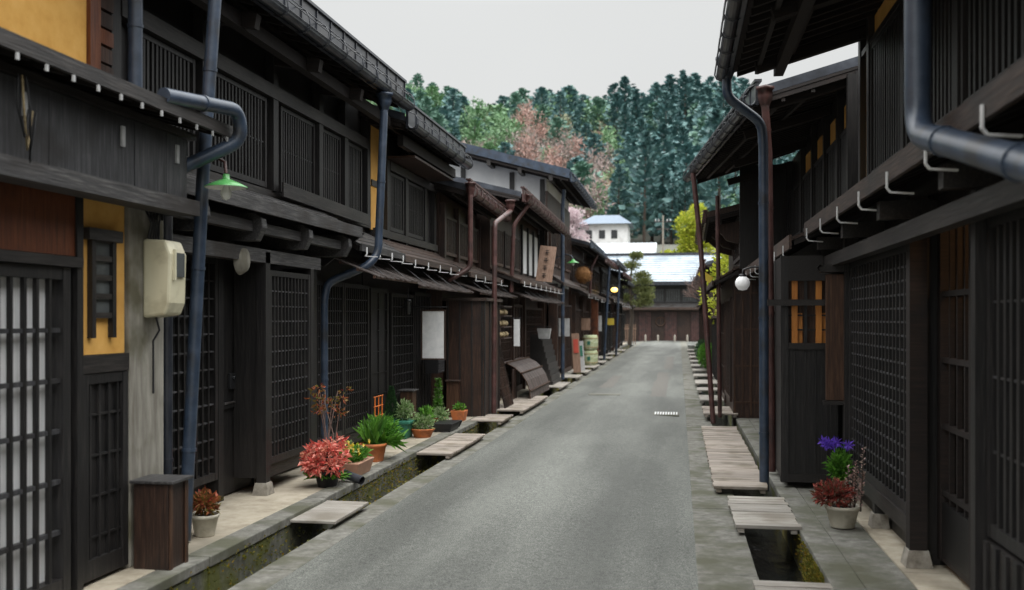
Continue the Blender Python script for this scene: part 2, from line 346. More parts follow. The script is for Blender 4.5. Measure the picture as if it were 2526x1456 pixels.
def pent(T, s, y0,y1, e, w, fh=.07, fmat=None, tmat=None, smat=None, raft=.4, name="pent_roof", th=.05, label=None):
    fmat=fmat or greyh; smat=smat or soffw; tmat=tmat or greyh
    mb=MB(); xe,ze=e; xw,zw=w
    def sl(ya,yb,a,b,m,x0=xe,x1=xw):
        f=lambda x: ze+(zw-ze)*(x-xe)/(xw-xe)
        mb.hexa([(x0,ya,f(x0)+a),(x1,ya,f(x1)+a),(x1,yb,f(x1)+a),(x0,yb,f(x0)+a),(x0,ya,f(x0)+b),(x1,ya,f(x1)+b),(x1,yb,f(x1)+b),(x0,yb,f(x0)+b)],m)
    n=4
    for i in range(n):
        xa=xe+(xw-xe)*i/n; xb_=xe+(xw-xe)*(i+1.15)/n if i<n-1 else xw
        sl(y0,y1,.0+.012*i,th-.02+.012*(i),tmat,xa,xb_)
    k=max(2,int((y1-y0)/raft))
    for i in range(k+1):
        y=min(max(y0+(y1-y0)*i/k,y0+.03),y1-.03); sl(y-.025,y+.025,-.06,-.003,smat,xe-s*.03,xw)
    mb.box(xe-s*.005,xe+s*.022,y0-.01,y1+.01,ze-fh*.7,ze+fh*.45,fmat)
    return part(mb,name,T,label)

def hook(T, s, x, y, z, drop=.12, run=.16, m=None, name="snow_guard_bracket"):
    m=m or paintw; mb=MB(); w=.010
    pts=[(x,y,z),(x,y,z-drop*.8),(x-s*.02,y,z-drop),(x-s*run,y,z-drop-.01)]
    for a,b in zip(pts[:-1],pts[1:]): mb.beam(a,b,.022,w,m,up=(1,0,.3))
    return part(mb,name,T)

def pipe(T, pts, r=.045, m=None, name="downpipe", label=None, funnel=None, bend=.09):
    m=m or bluemet; mb=MB()
    P=[Vector(p) for p in pts]; out=[P[0]]
    for i in range(1,len(P)-1):
        a=(P[i-1]-P[i]); b=(P[i+1]-P[i]); ra=min(bend,a.length*.48,b.length*.48)
        p0=P[i]+a.normalized()*ra; p1=P[i]+b.normalized()*ra
        for t in (0,.2,.4,.6,.8,1): out.append(p0*(1-t)**2+P[i]*2*t*(1-t)+p1*t*t)
    out.append(P[-1])
    mb.tube(out,r,m,14)
    for i in range(len(P)-1):
        L=(P[i+1]-P[i]).length
        if L>.5:
            k=max(1,int(L/.9))
            for j in range(k):
                c=P[i].lerp(P[i+1],(j+.5)/k); d=(P[i+1]-P[i]).normalized()
                mb.tube([c-d*.012,c+d*.012],r*1.12,m,14)
    if funnel:
        c=P[0]; mb.lathe([(r*1.0,-.02),(r*1.7,.06),(r*1.9,.10),(r*1.9,.16),(r*2.3,.17),(r*2.3,.2),(0,.2)],(c.x,c.y,c.z),m,4 if funnel==4 else 12)
    return part(mb,name,T,label)

def body(T, s, X, y0,y1, zt, xu, zu, xe, ze, slope, m=None, depth=4.5, um=None):
    m=m or blackw
    mb=MB(); xb=xu-s*depth
    mb.prism([(X-s*.055,0.0),(xb,0.0),(xb,zt),(X-s*.055,zt)],y0,y1,m)
    f=lambda x: ze+slope*abs(x-xe)-.003
    mb.prism([(xu,zt+.002),(xb,zt+.002),(xb,f(xb)),(xu,f(xu))],y0+.01,y1-.01,um or m)
    return part(mb,"wall",T)

def post(T,x0,x1,y0,y1,z0,z1,m,name="post"):
    mb=MB(); mb.box(x0,x1,y0,y1,z0,z1,m)
    cx,cy=(x0+x1)/2,(y0+y1)/2; w=abs(x1-x0)/2+.03; h=abs(y1-y0)/2+.03
    a=[(cx-w,cy-h),(cx+w,cy-h),(cx+w,cy+h),(cx-w,cy+h)]
    mb.hexa([(x,y,z0-.11) for x,y in a]+[(cx+(x-cx)*.75,cy+(y-cy)*.75,z0) for x,y in a],stone)
    return part(mb,name,T)

def beamp(T,x0,x1,y0,y1,z0,z1,m,name="beam"):
    mb=MB(); mb.box(x0,x1,y0,y1,z0,z1,m); return part(mb,name,T)
def eaveb(T,p,q,w,h,m=None):
    mb=MB(); mb.beam(p,q,w,h,m or blackh); return part(mb,"eave_beam",T)

def bamboo_awning(T,s,y0,y1,e,w,sag=.0):
    mb=MB(); n=int((y1-y0)/.06)
    for i in range(n):
        y=y0+(y1-y0)*(i+.5)/n; dz=R(-.01,.01)-sag*math.sin(math.pi*(y-y0)/(y1-y0))
        mb.beam((e[0]+s*R(-.03,.03),y,e[1]+dz),(w[0],y+R(-.012,.012),w[1]+dz),.034,.012,awnm)
    for k in (.06,.35,.65,.94):
        x=e[0]+(w[0]-e[0])*k; z=e[1]+(w[1]-e[1])*k
        mb.beam((x,y0,z-.02-sag*.5),(x,y1,z-.02-sag*.5),.03,.03,brownw)
    n=max(2,int((y1-y0)/.8))
    for i in range(n):
        y=y0+(y1-y0)*(i+.5)/n; mb.tube([(e[0]-s*.05,y,e[1]+.02),(w[0]+s*.1,y+.1,w[1]+.16)],.006,greyw,5)
    return part(mb,"slat_awning",T)

# ------------------------------------------------------------ setting
mb=MB(); mb.box(-400,400,-60,88,-.9,-.45,groundm)
solo(mb,"ground","","",(0,0,0),kind="structure")
mb=MB(); xs=[-2.55,-1.9,-1.15,-.4,.12]; zs=[0.0,.025,.035,.025,.0]
ys=list(range(-10,89,2))
vs=[(x,y,z) for y in ys for x,z in zip(xs,zs)]
fs=[(j*5+i,j*5+i+1,(j+1)*5+i+1,(j+1)*5+i) for j in range(len(ys)-1) for i in range(4)]
mb.add(vs,fs,asphalt,True)
solo(mb,"road","","",(0,0,0),kind="structure")
mb=MB()
for (a,b,c,d) in ((-.62,-.28,21.5,31),(-1.9,-1.6,24,29),(-.5,-.2,33,44)):
    n=12; vs=[]
    for j in range(n+1):
        y=c+(d-c)*j/n
        for x in (a+R(-.03,.03),b+R(-.03,.03)):
            zz=.035-.0133*abs(x+1.15)/.75*1.0; vs.append((x,y,zz+.004))
    mb.add(vs,[(2*j,2*j+1,2*j+3,2*j+2) for j in range(n)],asphp)
solo(mb,"road_patch","","",(0,0,0),kind="structure")
mb=MB()
for a,b in ((-2.78,-2.548),(.118,.52)):
    y=-6.0
    while y<74:
        L=R(1.7,2.6)
        dz=R(-.004,.004); dx=R(-.01,.01); e0=a+(dx if b<0 else 0); e1=b+(dx if b>0 else 0)
        mb.box(e0,e1,y+.0015,y+L-.0015,-.06,.004+dz,kerbm); y+=L
    mb.box(a+.02,b-.02,-6,74,-.46,-.02,mossy)
solo(mb,"road_kerb","","",(0,0,0),kind="structure",bevel=.006)
mb=MB(); mb.box(-2.548,.118,74,88,-.46,-.01,asphalt)
for ya,yb in ((63.5,74),): 
    mb.box(-9,-2.8,ya,yb,-.4,-.004,asphalt); mb.box(.53,9,ya,yb,-.4,-.004,asphalt)
solo(mb,"road_junction","","",(0,0,0),kind="structure")
mb=MB(); y=-6.0
while y<63:
    L=R(2.4,3.6); mb.box(-9.5,-3.28,y+.002,y+L-.002,-.45,.10+R(-.002,.002),concrete); y+=L
solo(mb,"pavement","","",(0,0,0),kind="structure",bevel=.004)
mb=MB(); y=-6.0
while y<63:
    L=R(1.4,2.4); dx=R(-.01,.01); z=.104+R(-.004,.004)
    mb.box(-3.277,-3.1+dx,y+.002,y+L-.002,.03,z,kerbm); mb.box(-3.277,-3.112+dx,y,y+L,-.45,.028,mossy if random.random()<.6 else mossy2); y+=L
solo(mb,"pavement_kerb","","",(0,0,0),kind="structure",bevel=.008)
mb=MB(); y=-6.0
while y<63:
    L=R(1.2,1.9); mb.box(1.12,1.42,y+.003,y+L-.003,-.45,.06+R(-.003,.003),kerbm); mb.box(1.424,6.5,y+.003,y+L-.003,-.45,.07+R(-.003,.003),concrete); y+=L
solo(mb,"pavement","","",(0,0,0),kind="structure",bevel=.004)
mb=MB(); y=-6.0
while y<63:
    L=R(1.4,2.2); mb.box(.92,1.116,y+.002,y+L-.002,.0,.065+R(-.004,.004),kerbm); mb.box(.93,1.116,y,y+L,-.45,-.002,mossy2 if y<9 else mossy); y+=L
solo(mb,"pavement_kerb","","",(0,0,0),kind="structure",bevel=.008)
mb=MB(); 
for a,b in ((-3.13,-2.75),(.50,.94)):
    n=200; vs=[]
    for j in range(n+1):
        y=-6+j*70/n
        vs+=[(a,y,-.27+R(-.004,.004)),((a+b)/2,y,-.26+R(-.006,.006)),(b,y,-.27+R(-.004,.004))]
    mb.add(vs,[(j*3+i,j*3+i+1,j*3+i+4,j*3+i+3) for j in range(n) for i in range(2)],waterm,True)
solo(mb,"gutter_water","","",(0,0,0),kind="structure")
mb=MB()
for _ in range(5600):
    k=random.random(); y=R(5.5,34) if random.random()<.4 else random.choice((6.9,9.4,10.3,11.2,14.8,16.2,23.5,25.5,28))+random.gauss(0,.35)
    if k<.6: p=(-3.105+R(-.02,.015),y,R(-.2,.06)); d=(1,R(-.5,.5),.8)
    elif k<.72: p=(-2.79,y,R(-.1,.0)); d=(-1,R(-.5,.5),.8)
    else: p=(.925,6.6+abs(random.gauss(0,.6)),R(-.25,.03)); d=(-1,R(-.5,.5),.8)
    mb.leaf(p,d,R(.012,.03),R(.01,.025),moss_l)
solo(mb,"moss","tufts of yellow-green moss on the gutter walls","moss",(0,0,0),kind="stuff")

def cover(x0,x1,y0,y1,z,n,m,label,frame=True,cat="gutter cover"):
    c=((x0+x1)/2,(y0+y1)/2,z-.05); mb=MB(); L=y1-y0
    for i in range(n):
        a=y0+L*i/n; b=y0+L*(i+1)/n; dz=R(-.003,.003)
        mb.box(x0+R(-.01,.01),x1+R(-.01,.01),a+.004,b-.004,z-.025,z+dz,m)
    if frame:
        for x in (x0+.05,x1-.05): mb.box(x-.025,x+.025,y0+.01,y1-.01,z-.06,z-.029,m)
    solo(mb,"gutter_cover",label,cat,c,group="covers bridging the roadside gutters",bevel=.003)
lb="grey weathered wooden boards bridging the roadside gutter"
cover(.46,.96,5.5,6.4,.06,7,boardc,lb); cover(.43,.93,7.95,9.25,.085,11,boardc,lb)
cover(.33,.84,9.75,15.2,.085,48,boardl,"long slatted wooden ramp over the roadside gutter")
cover(.40,.95,16.6,18.0,.14,12,boardl,lb)
for y,l in ((19.6,1.3),(22.3,.9),(24.6,1.5),(27.8,1.1),(30.6,1.2),(33.5,1.6),(37,1.4),(41,1.5),(45,1.5),(50,1.6)): cover(.40,.98,y,y+l,.12,6,boardc,lb)
cover(-3.16,-2.72,7.62,8.5,.075,1,boardc,"flat pale concrete slab bridging the roadside gutter",frame=False)
cover(-3.2,-2.68,11.6,13.7,.08,22,boardl,"broad slatted wooden cover over the roadside gutter")
cover(-3.22,-2.70,15.2,16.2,.11,8,boardl,lb); cover(-3.24,-2.64,17.0,20.2,.11,30,boardl,"long slatted wooden cover over the roadside gutter")
for y,l in ((22.8,1.8),(26.6,1.3),(29.2,1.5),(32,2),(35.8,1.6),(39.6,1.5),(44,2),(49,2)): cover(-3.24,-2.66,y,y+l,.115,6,boardc,lb)
mb=MB(); mb.box(-.45,.0,17.35,17.95,.008,.028,kerbm)
for i in range(9): mb.box(-.42+i*.046,-.395+i*.046,17.42,17.88,.029,.038,paintw)
solo(mb,"drain_grate","pale metal drain grate set in the asphalt","drain",(-.22,17.6,.01))
mb=MB(); mb.box(-1.95,-1.25,21.6,22.0,.02,.040,kerbm)
solo(mb,"manhole_cover","small flat rectangular cover set in the asphalt","manhole cover",(-1.6,21.8,.02))

# ============================================================ LEFT HOUSE 1
T=thing("town_house","dark timber town house with ochre plaster and white-curtained sliding door","house",(-4.5,4.5,0))
body(T,1,-3.5,1.0,6.33,2.45,-3.9,0,-3.0,5.3,.3,blackw,um=brownw)
lattice(T,1,-3.5,4.25,5.25,.12,1.99,7,5,back=paper,bw=.022,hw=.026,fr=.07,name="sliding_door",label="lattice sliding door lined with white curtain")
lattice(T,1,-3.5,3.2,4.2,.12,1.99,7,5,back=paper,bw=.022,hw=.026,fr=.07,name="sliding_door")
mb=MB(); mb.box(-3.56,-3.47,3.0,5.32,2.06,2.44,redw); part(mb,"transom_panel",T,"red-brown varnished board above the door")
beamp(T,-3.56,-3.44,3.0,5.34,1.995,2.055,blackh,"lintel")
mb=MB(); mb.box(-3.56,-3.49,5.36,5.855,1.48,2.42,ochre); part(mb,"plaster_panel",T,"small ochre plaster wall panel")
mb=MB()
for a,b in ((5.45,5.49),(5.67,5.71)): mb.box(-3.49,-3.455,a,b,1.58,2.2,blackw)
mb.box(-3.49,-3.44,5.40,5.76,2.17,2.24,blackh)
for i in range(5): mb.box(-3.488,-3.46,5.49,5.67,1.70+i*.115,1.735+i*.115,blackh)
mb.box(-3.489,-3.48,5.49,5.67,1.7,2.17,greyglass)
part(mb,"slit_window",T,"narrow barred window with black frame")
beamp(T,-3.56,-3.455,5.3,5.36,.1,2.45,blackw,"post"); beamp(T,-3.56,-3.46,5.36,5.86,1.37,1.478,blackh,"rail")
panel_door(T,1,-3.485,5.37,5.86,.13,1.365,4,4)
mb=MB(); mb.box(-4.1,-3.46,5.87,6.3,0.1,2.45,greyp); part(mb,"pillar",T,"weathered grey rendered pillar",bevel=.012)
mb=MB()
y=1.2
while y<6.2:
    w=R(.35,.5); mb.box(-3.35,-3.27+R(0,.006),y+.003,min(y+w,6.25)-.003,2.5,2.90,greyw); y+=w
part(mb,"board_band",T,"grey weathered vertical boards under the pent roof")
beamp(T,-3.38,-3.2,1.0,6.3,2.39,2.49,greyh,"beam"); beamp(T,-3.36,-3.24,1.0,6.33,2.905,2.95,blackh,"beam")
pent(T,1,1.0,6.5,(-3.08,3.0),(-3.9,3.22),fmat=blackh,tmat=greyh,raft=.3)
for i in range(14):
    y=6.42-.22*i; mb=MB(); mb.box(-3.064,-3.054,y-.009,y+.009,2.912,2.946,tipm); part(mb,"rafter_tip",T)
for y in (4.55,5.45,6.1): 
    mb=MB(); mb.box(-3.265,-3.25,y-.016,y+.016,2.72,2.84,tipm); part(mb,"white_tag",T)
mb=MB(); mb.box(-3.9,-3.86,1.0,6.02,3.2,5.6,ochre); part(mb,"upper_plaster_panel",T,"broad ochre plaster upper wall")
beamp(T,-3.9,-3.83,6.02,6.14,3.2,5.6,redw,"post")
mb=MB()
for i in range(16): mb.box(-3.9,-3.85+(.004 if i%2 else 0),6.14,6.32,3.2+i*.12,3.2+i*.12+.1,redw if i%3==0 else brownw)
part(mb,"cladding",T)
roof(T,1,1.0,6.2,(-3.1,5.4),(-3.1,5.4),-8.5)
pipe(T,[(-3.72,6.38,5.3),(-3.72,6.38,3.2)],.05)
pipe(T,[(-3.08,5.6,3.05),(-2.99,6.44,3.13),(-2.99,6.50,2.93),(-3.36,6.27,2.70)],.048,name="gutter_elbow",label="blue-grey pipe making a wide elbow at the eave end",bend=.14)
mb=MB(); 
for k in range(3): mb.tube([(-3.2,4.42+k*.03,2.90),(-3.19,4.40+k*.05,2.74),(-3.2,4.47+k*.02,2.60-.06*k),(-3.2,4.50+k*.03,2.74)],.006,straw if k==1 else cable,6)
part(mb,"rope",T)

T=thing("meter_box","cream plastic meter box with black cables on a pillar","meter box",(-3.45,6.15,1.7))
mb=MB(); mb.prism([(-3.46,1.70),(-3.30,1.72),(-3.27,1.80),(-3.26,2.12),(-3.30,2.21),(-3.46,2.22)],6.02,6.24,cream); part(mb,"body",T,bevel=.018)
mb=MB(); mb.box(-3.262,-3.252,6.07,6.19,1.97,2.13,greyglass); mb.box(-3.262,-3.246,6.05,6.07,1.95,2.15,cream); part(mb,"meter_window",T)
for k in range(5):
    mb=MB(); mb.tube([(-3.44,6.05+k*.035,2.2),(-3.40-.01*k,6.03+k*.04,2.32),(-3.44,6.0+k*.06,2.44),(-3.42,6.04+k*.04,2.36),(-3.43,6.1+k*.03,2.46)],.008,cable,6); part(mb,"cable",T)
mb=MB(); mb.tube([(-3.42,6.12,1.71),(-3.40,6.13,1.62),(-3.44,6.12,1.55),(-3.45,6.14,1.2)],.007,cable,6)
part(mb,"cable",T)

T=thing("street_lamp","gooseneck wall lamp with green enamel shade and bare bulb","lamp",(-3.15,6.5,2.62))
mb=MB(); mb.tube([(-3.42,6.55,2.74),(-3.30,6.52,2.81),(-3.18,6.49,2.82),(-3.10,6.47,2.78),(-3.09,6.465,2.70)],.011,redmet,8); part(mb,"arm",T)
mb=MB(); mb.lathe([(.022,.085),(.026,.05),(.045,.045),(.10,.022),(.145,-.002),(.147,-.008)],(-3.09,6.465,2.61),greenen,24); mb.lathe([(.143,-.008),(.098,.018),(.045,.04),(.02,.043)],(-3.09,6.465,2.61),enamelw,24); part(mb,"lamp_shade",T)
mb=MB(); mb.lathe([(.018,.03),(.02,0),(.036,-.035),(.038,-.055),(.025,-.085),(0,-.095)],(-3.09,6.465,2.61),enamelw,16); part(mb,"light_bulb",T)

T=thing("wooden_box","tall brown wooden box with a grey lid beside a pipe","wooden box",(-3.31,5.98,0.02))
mb=MB(); mb.box(-3.43,-3.19,5.86,6.10,.02,.645,brownw); mb.box(-3.187,-3.177,5.86,5.90,.04,.645,signw); mb.box(-3.187,-3.177,6.06,6.10,.04,.645,signw); part(mb,"body",T,bevel=.006)
mb=MB(); mb.box(-3.45,-3.15,5.84,6.12,.647,.667,greyh); part(mb,"lid",T,bevel=.005)

# ============================================================ LEFT HOUSE 2
T=thing("town_house","two-storey black timber merchant house with lattices and deep eaves","house",(-5,9.3,0))
X=-4.0
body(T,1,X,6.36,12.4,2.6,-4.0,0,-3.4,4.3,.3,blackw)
pipe(T,[(-3.23,6.62,4.22),(-3.33,6.6,2.7),(-3.47,6.6,.12)],.046)
pipe(T,[(-3.55,6.5,2.45),(-3.55,6.5,.12)],.04,darkmet)
lattice(T,1,X+.02,6.75,8.1,.30,2.22,11,11)
beamp(T,X-.05,X+.06,8.1,8.2,.1,2.3,blackw,"post")
mb=MB(); mb.box(X-.05,X-.01,8.2,9.0,.12,2.25,blackw); mb.box(X-.008,X+.01,8.24,8.26,.12,2.2,blackw); mb.box(X-.008,X+.012,8.94,8.96,.12,2.2,blackw)
mb.box(X-.005,X+.02,8.3,8.62,.93,.945,greyh); mb.box(X-.005,X+.014,8.3,8.62,.89,.925,blackw); part(mb,"door",T)
mb=MB(); mb.box(X-.008,X+.02,8.42,8.52,1.06,1.20,black); mb.lathe([(.0,.03),(.018,.03),(.02,.0)],(X+.01,8.47,1.16),glassd,12,'X'); part(mb,"intercom",T,bevel=.004)
xb_=-3.68
post(T,xb_-.09,xb_,8.50,8.60,.21,2.3,blackw)
lattice(T,1,xb_-.04,8.6,9.62,.36,2.14,10,11,back=greyglass)
mb=MB(); mb.box(X,xb_-.095,8.52,8.58,.25,2.2,blackw); mb.box(xb_-.1,xb_-.03,8.6,9.7,.24,.355,blackh); mb.box(X,xb_-.1,9.66,9.7,.25,2.2,blackw); mb.box(xb_-.09,xb_,9.62,9.7,.24,2.2,blackw); part(mb,"window_bay",T)
mb=MB()
for i in range(12): mb.box(X-.04,X+.02+(i%2)*.003,9.72,10.25,.15+i*.17,.15+i*.17+.15,blackh)
part(mb,"board_wall",T)
beamp(T,X-.05,X+.09,10.25,10.4,.12,2.3,blackw,"post")
lattice(T,1,X+.02,10.42,11.4,.30,2.12,10,11,back=greyglass); lattice(T,1,X+.02,11.42,12.38,.30,2.12,10,11)
beamp(T,X-.05,X+.04,10.4,12.4,.16,.29,blackh,"sill")
pent(T,1,6.36,10.6,(-3.48,2.66),(-4.0,2.84),fh=.10,raft=.7)
beamp(T,-3.80,-3.68,6.5,9.9,2.20,2.32,greyh,"beam"); beamp(T,-3.66,-3.58,6.5,10.45,2.44,2.53,greyh,"beam")
for y in (7.0,8.05,9.15,10.3):
    mb=MB(); mb.prism([(-4.0,2.36),(-3.55,2.36),(-3.53,2.40),(-3.49,2.47),(-3.50,2.55),(-3.56,2.6),(-4.0,2.6)],y-.05,y+.05,greyh); part(mb,"bracket",T,bevel=.008)
mb=MB(); mb.prism([(-3.44,2.64),(-3.99,2.86),(-3.99,2.30),(-3.9,2.28)],10.6,10.64,blackw); part(mb,"gable_board",T)
mb=MB(); mb.lathe([(0,.06),(.10,.05),(.13,.0)],(-3.72,8.05,2.2),greyp,20,'X'); part(mb,"disc_lamp",T)
pent(T,1,10.66,12.42,(-3.5,2.50),(-4.0,2.74),raft=.5)
bamboo_awning(T,1,10.6,12.4,(-3.28,2.16),(-3.95,2.44))
for y in (10.8,11.3,11.8,12.3): hook(T,1,-3.47,y,2.50,.10,-.12)
beamp(T,-4.0,-3.93,6.4,12.4,2.86,2.95,blackh,"rail")
for a,b,n in ((6.75,7.7,13),(7.9,9.15,16),(9.5,10.45,13),(10.55,11.3,10),(11.4,12.1,10)):
    lattice(T,1,-3.985,a,b,2.97,3.84,n,1,back=glassd,fr=.04,bw=.03,name="upper_lattice_window")
for y in (6.4,7.75,9.22,10.48,11.33,12.2): beamp(T,-4.0,-3.91,y,y+.12,2.95,4.3,blackw,"post")
beamp(T,-4.0,-3.90,6.52,12.2,3.85,3.98,blackh,"beam")
mb=MB(); mb.beam((-3.85,9.3,2.97),(-3.85,12.1,2.93),.02,.14,blackh); part(mb,"sill_board",T)
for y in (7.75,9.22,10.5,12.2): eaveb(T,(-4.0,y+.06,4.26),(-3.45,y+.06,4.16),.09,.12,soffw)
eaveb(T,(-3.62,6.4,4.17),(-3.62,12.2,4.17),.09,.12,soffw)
roof(T,1,5.9,12.05,(-3.4,4.3),(-3.4,4.36),-8.5,fas=.28)
mb=MB()
mb.beam((-3.75,5.9,4.72),(-3.75,11.3,4.76),.04,.16,darkmet); mb.beam((-3.73,5.9,4.81),(-3.73,11.32,4.85),.09,.02,darkmet)
for i in range(14): mb.beam((-3.725,6+i*.4,4.65),(-3.725,6+i*.4,4.83),.02,.02,darkmet)
part(mb,"snow_fence",T)
pipe(T,[(-3.33,11.0,4.08),(-3.40,11.0,2.45),(-3.48,10.9,2.30),(-3.92,10.75,2.1),(-3.94,10.7,1.9),(-3.94,10.7,.12)],.046,funnel=4,label="blue-grey downpipe with a funnel head and swan-neck")

# ============================================================ LEFT HOUSE 3
T=thing("town_house","black timber town house with ochre upper panel and slatted awning","house",(-5,14.1,0))
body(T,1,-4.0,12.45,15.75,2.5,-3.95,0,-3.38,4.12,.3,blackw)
mb=MB(); mb.box(-3.95,-3.935,12.42,12.95,2.85,4.2,ochre); mb.box(-3.935,-3.92,12.42,12.95,3.42,3.5,blackh); part(mb,"plaster_panel",T)
for y in (12.97,13.9,15.0,15.6): beamp(T,-3.95,-3.88,y,y+.12,2.75,4.2,blackw,"post")
lattice(T,1,-3.93,13.15,13.85,2.9,3.7,10,1,back=glassd,fr=.04,name="upper_lattice_window",bw=.026); lattice(T,1,-3.93,14.05,14.95,2.9,3.7,13,1,back=glassd,fr=.04,name="upper_lattice_window",bw=.026)
beamp(T,-3.95,-3.86,12.5,15.75,2.78,2.88,blackh,"rail"); beamp(T,-3.95,-3.87,13.1,15.75,3.72,3.84,blackh,"beam")
eaveb(T,(-3.55,12.45,4.0),(-3.55,15.5,4.0),.08,.14,soffw)
beamp(T,-3.93,-3.5,12.98,15.3,3.86,3.89,brownw,"boarded_soffit")
panel_door(T,1,-3.98,12.5,13.3,.12,2.1,1,6); lattice(T,1,-3.98,13.4,14.6,.3,2.05,12,11); panel_door(T,1,-3.98,14.7,15.7,.12,2.1,5,0)
pent(T,1,12.46,15.75,(-3.5,2.48),(-3.95,2.72),raft=.5,tmat=brownh,fmat=brownh)
bamboo_awning(T,1,12.46,15.75,(-3.26,2.12),(-3.95,2.40),.02)
for y in (12.9,13.6,14.3,15.0,15.6): hook(T,1,-3.47,y,2.48,.10,-.12)
roof(T,1,12.1,15.5,(-3.38,4.14),(-3.38,4.14),-8.5)
mb=MB(); mb.box(-3.85,-3.65,14.9,15.3,.85,1.15,black)
for i in range(7): mb.box(-3.648,-3.64,14.92,15.28,.87+i*.04,.89+i*.04,greyw)
part(mb,"vent_box",T)
T=thing("hanging_sign","blank white rectangular board in thin dark frame, hung beside the wall","sign",(-3.5,14.0,1.1))
mb=MB(); mb.box(-3.66,-3.34,13.99,14.01,1.12,1.80,paintw); part(mb,"board",T)
mb=MB()
for a,b,c,d in ((-3.68,-3.66,1.10,1.82),(-3.34,-3.32,1.10,1.82),(-3.66,-3.34,1.80,1.82),(-3.66,-3.34,1.10,1.12)): mb.box(a,b,13.985,14.015,c,d,brownw)
part(mb,"frame",T)
mb=MB(); mb.tube([(-3.98,14,1.86),(-3.3,14,1.86)],.012,cable,6); mb.tube([(-3.6,14,1.86),(-3.6,14,1.81)],.006,cable,6); mb.tube([(-3.4,14,1.86),(-3.4,14,1.81)],.006,cable,6); part(mb,"bracket",T)
T=thing("wall_lamp","small dark lantern hung under the awning","lamp",(-3.6,13.0,1.8))
mb=MB(); mb.lathe([(0,.2),(.04,.2),(.045,.17),(.03,.16),(.035,.02),(.02,0),(0,0)],(-3.6,13.0,1.75),black,12); mb.tube([(-3.6,13,1.94),(-3.6,13,2.1)],.006,cable,6); part(mb,"lantern",T)

# ============================================================ LEFT HOUSE 4
T=thing("town_house","brown timber town house with red-brown metal gutters","house",(-5,17.4,0))
body(T,1,-3.75,15.8,18.85,2.4,-3.85,0,-3.32,3.62,.28,brownw)
mb=MB(); mb.box(-3.75,-3.12,15.85,17.2,.08,1.98,brownw)
for x in (-3.72,-3.52,-3.32,-3.15): mb.box(x-.012,x+.012,15.835,15.85,.08,1.98,blackw)
for y in (15.86,16.3,16.75,17.18): mb.box(-3.12,-3.10,y-.015,y+.015,.08,1.98,blackw)
mb.box(-3.8,-3.06,15.8,17.25,1.98,2.03,brownh); part(mb,"entrance_closet",T,"projecting brown boarded closet")
mb=MB(); mb.box(-3.70,-3.5,15.66,15.8,.1,.68,signw); mb.box(-3.72,-3.48,15.62,15.8,.68,.7,brownh); part(mb,"cabinet",T,bevel=.005)
pent(T,1,15.8,18.85,(-3.35,2.42),(-3.85,2.62),raft=.4,tmat=brownh,fmat=brownh); bamboo_awning(T,1,15.8,19.3,(-3.12,2.12),(-3.8,2.36),.03)
for y in (16.2,17.0,17.8,18.6): hook(T,1,-3.32,y,2.42,.10,-.12)
for a,b in ((16.0,16.9),(17.0,17.9),(18.0,18.75)): lattice(T,1,-3.83,a,b,2.75,3.4,13,1,fm=brownw,back=glassd,fr=.04,name="upper_lattice_window",bw=.026)
for y in (15.85,16.9,17.9,18.75): beamp(T,-3.85,-3.77,y,y+.1,2.66,3.6,brownw,"post")
lattice(T,1,-3.72,17.3,18.8,.3,1.95,12,8,fm=brownw)
roof(T,1,15.55,18.8,(-3.32,3.70),(-3.32,3.62),-8.5,slope=.28,fmat=redmet,gmat=redmet,fas=.2,rib=.3)
pipe(T,[(-3.27,15.5,3.66),(-3.27,15.5,3.05),(-3.27,15.5,2.5),(-3.5,15.4,2.35),(-3.6,15.4,2.3)],.04,redmet,funnel=4)
pipe(T,[(-2.98,17.6,3.62),(-3.06,16.5,3.3),(-3.06,16.4,.1)],.042,redmet,label="red-brown downpipe to the kerb",funnel=4)

# ============================================================ LEFT HOUSE 5
T=thing("town_house","brown timber shop house with white upper panels and red-brown gutter","house",(-5,22,0))
body(T,1,-3.55,18.9,25.55,2.4,-3.6,0,-2.95,3.92,.25,brownw)
pent(T,1,18.9,25.5,(-3.0,2.42),(-3.6,2.62),raft=.4,tmat=brownh,fmat=brownh); bamboo_awning(T,1,19.4,24.8,(-2.82,2.08),(-3.55,2.34),.03)
for y in (19.2,20.0,20.8,21.6,22.4,23.2,24,24.8): hook(T,1,-2.97,y,2.42,.1,-.12)
for a,b in ((19.1,20.1),(20.3,21.3),(21.5,22.3)): lattice(T,1,-3.58,a,b,2.75,3.5,13,1,fm=brownw,back=glassd,fr=.04,name="upper_lattice_window",bw=.026)
mb=MB(); mb.box(-3.6,-3.585,22.6,25.4,2.75,3.75,white)
for y in (22.58,23.5,24.4,25.35): mb.box(-3.585,-3.54,y,y+.1,2.7,3.85,blackw)
part(mb,"plaster_panel",T,"white plaster panels between dark posts")
lattice(T,1,-3.5,19.0,20.6,.3,1.95,12,8,fm=brownw); panel_door(T,1,-3.5,20.7,22.2,.1,2.0,6,0,fm=brownw); lattice(T,1,-3.5,22.3,25.4,.3,1.95,22,8,fm=brownw)
for y in (18.95,20.62,22.22,25.42): beamp(T,-3.55,-3.42,y,y+.1,.1,2.4,brownw,"post")
roof(T,1,18.75,25.6,(-2.95,3.98),(-2.95,3.9),-8.5,slope=.25,fmat=redmet,gmat=redmet,fas=.2,rib=.3)
pipe(T,[(-2.88,19.1,3.9),(-3.15,19.0,3.5),(-3.2,19.0,2.2)],.04,redmet,funnel=4)
mb=MB()
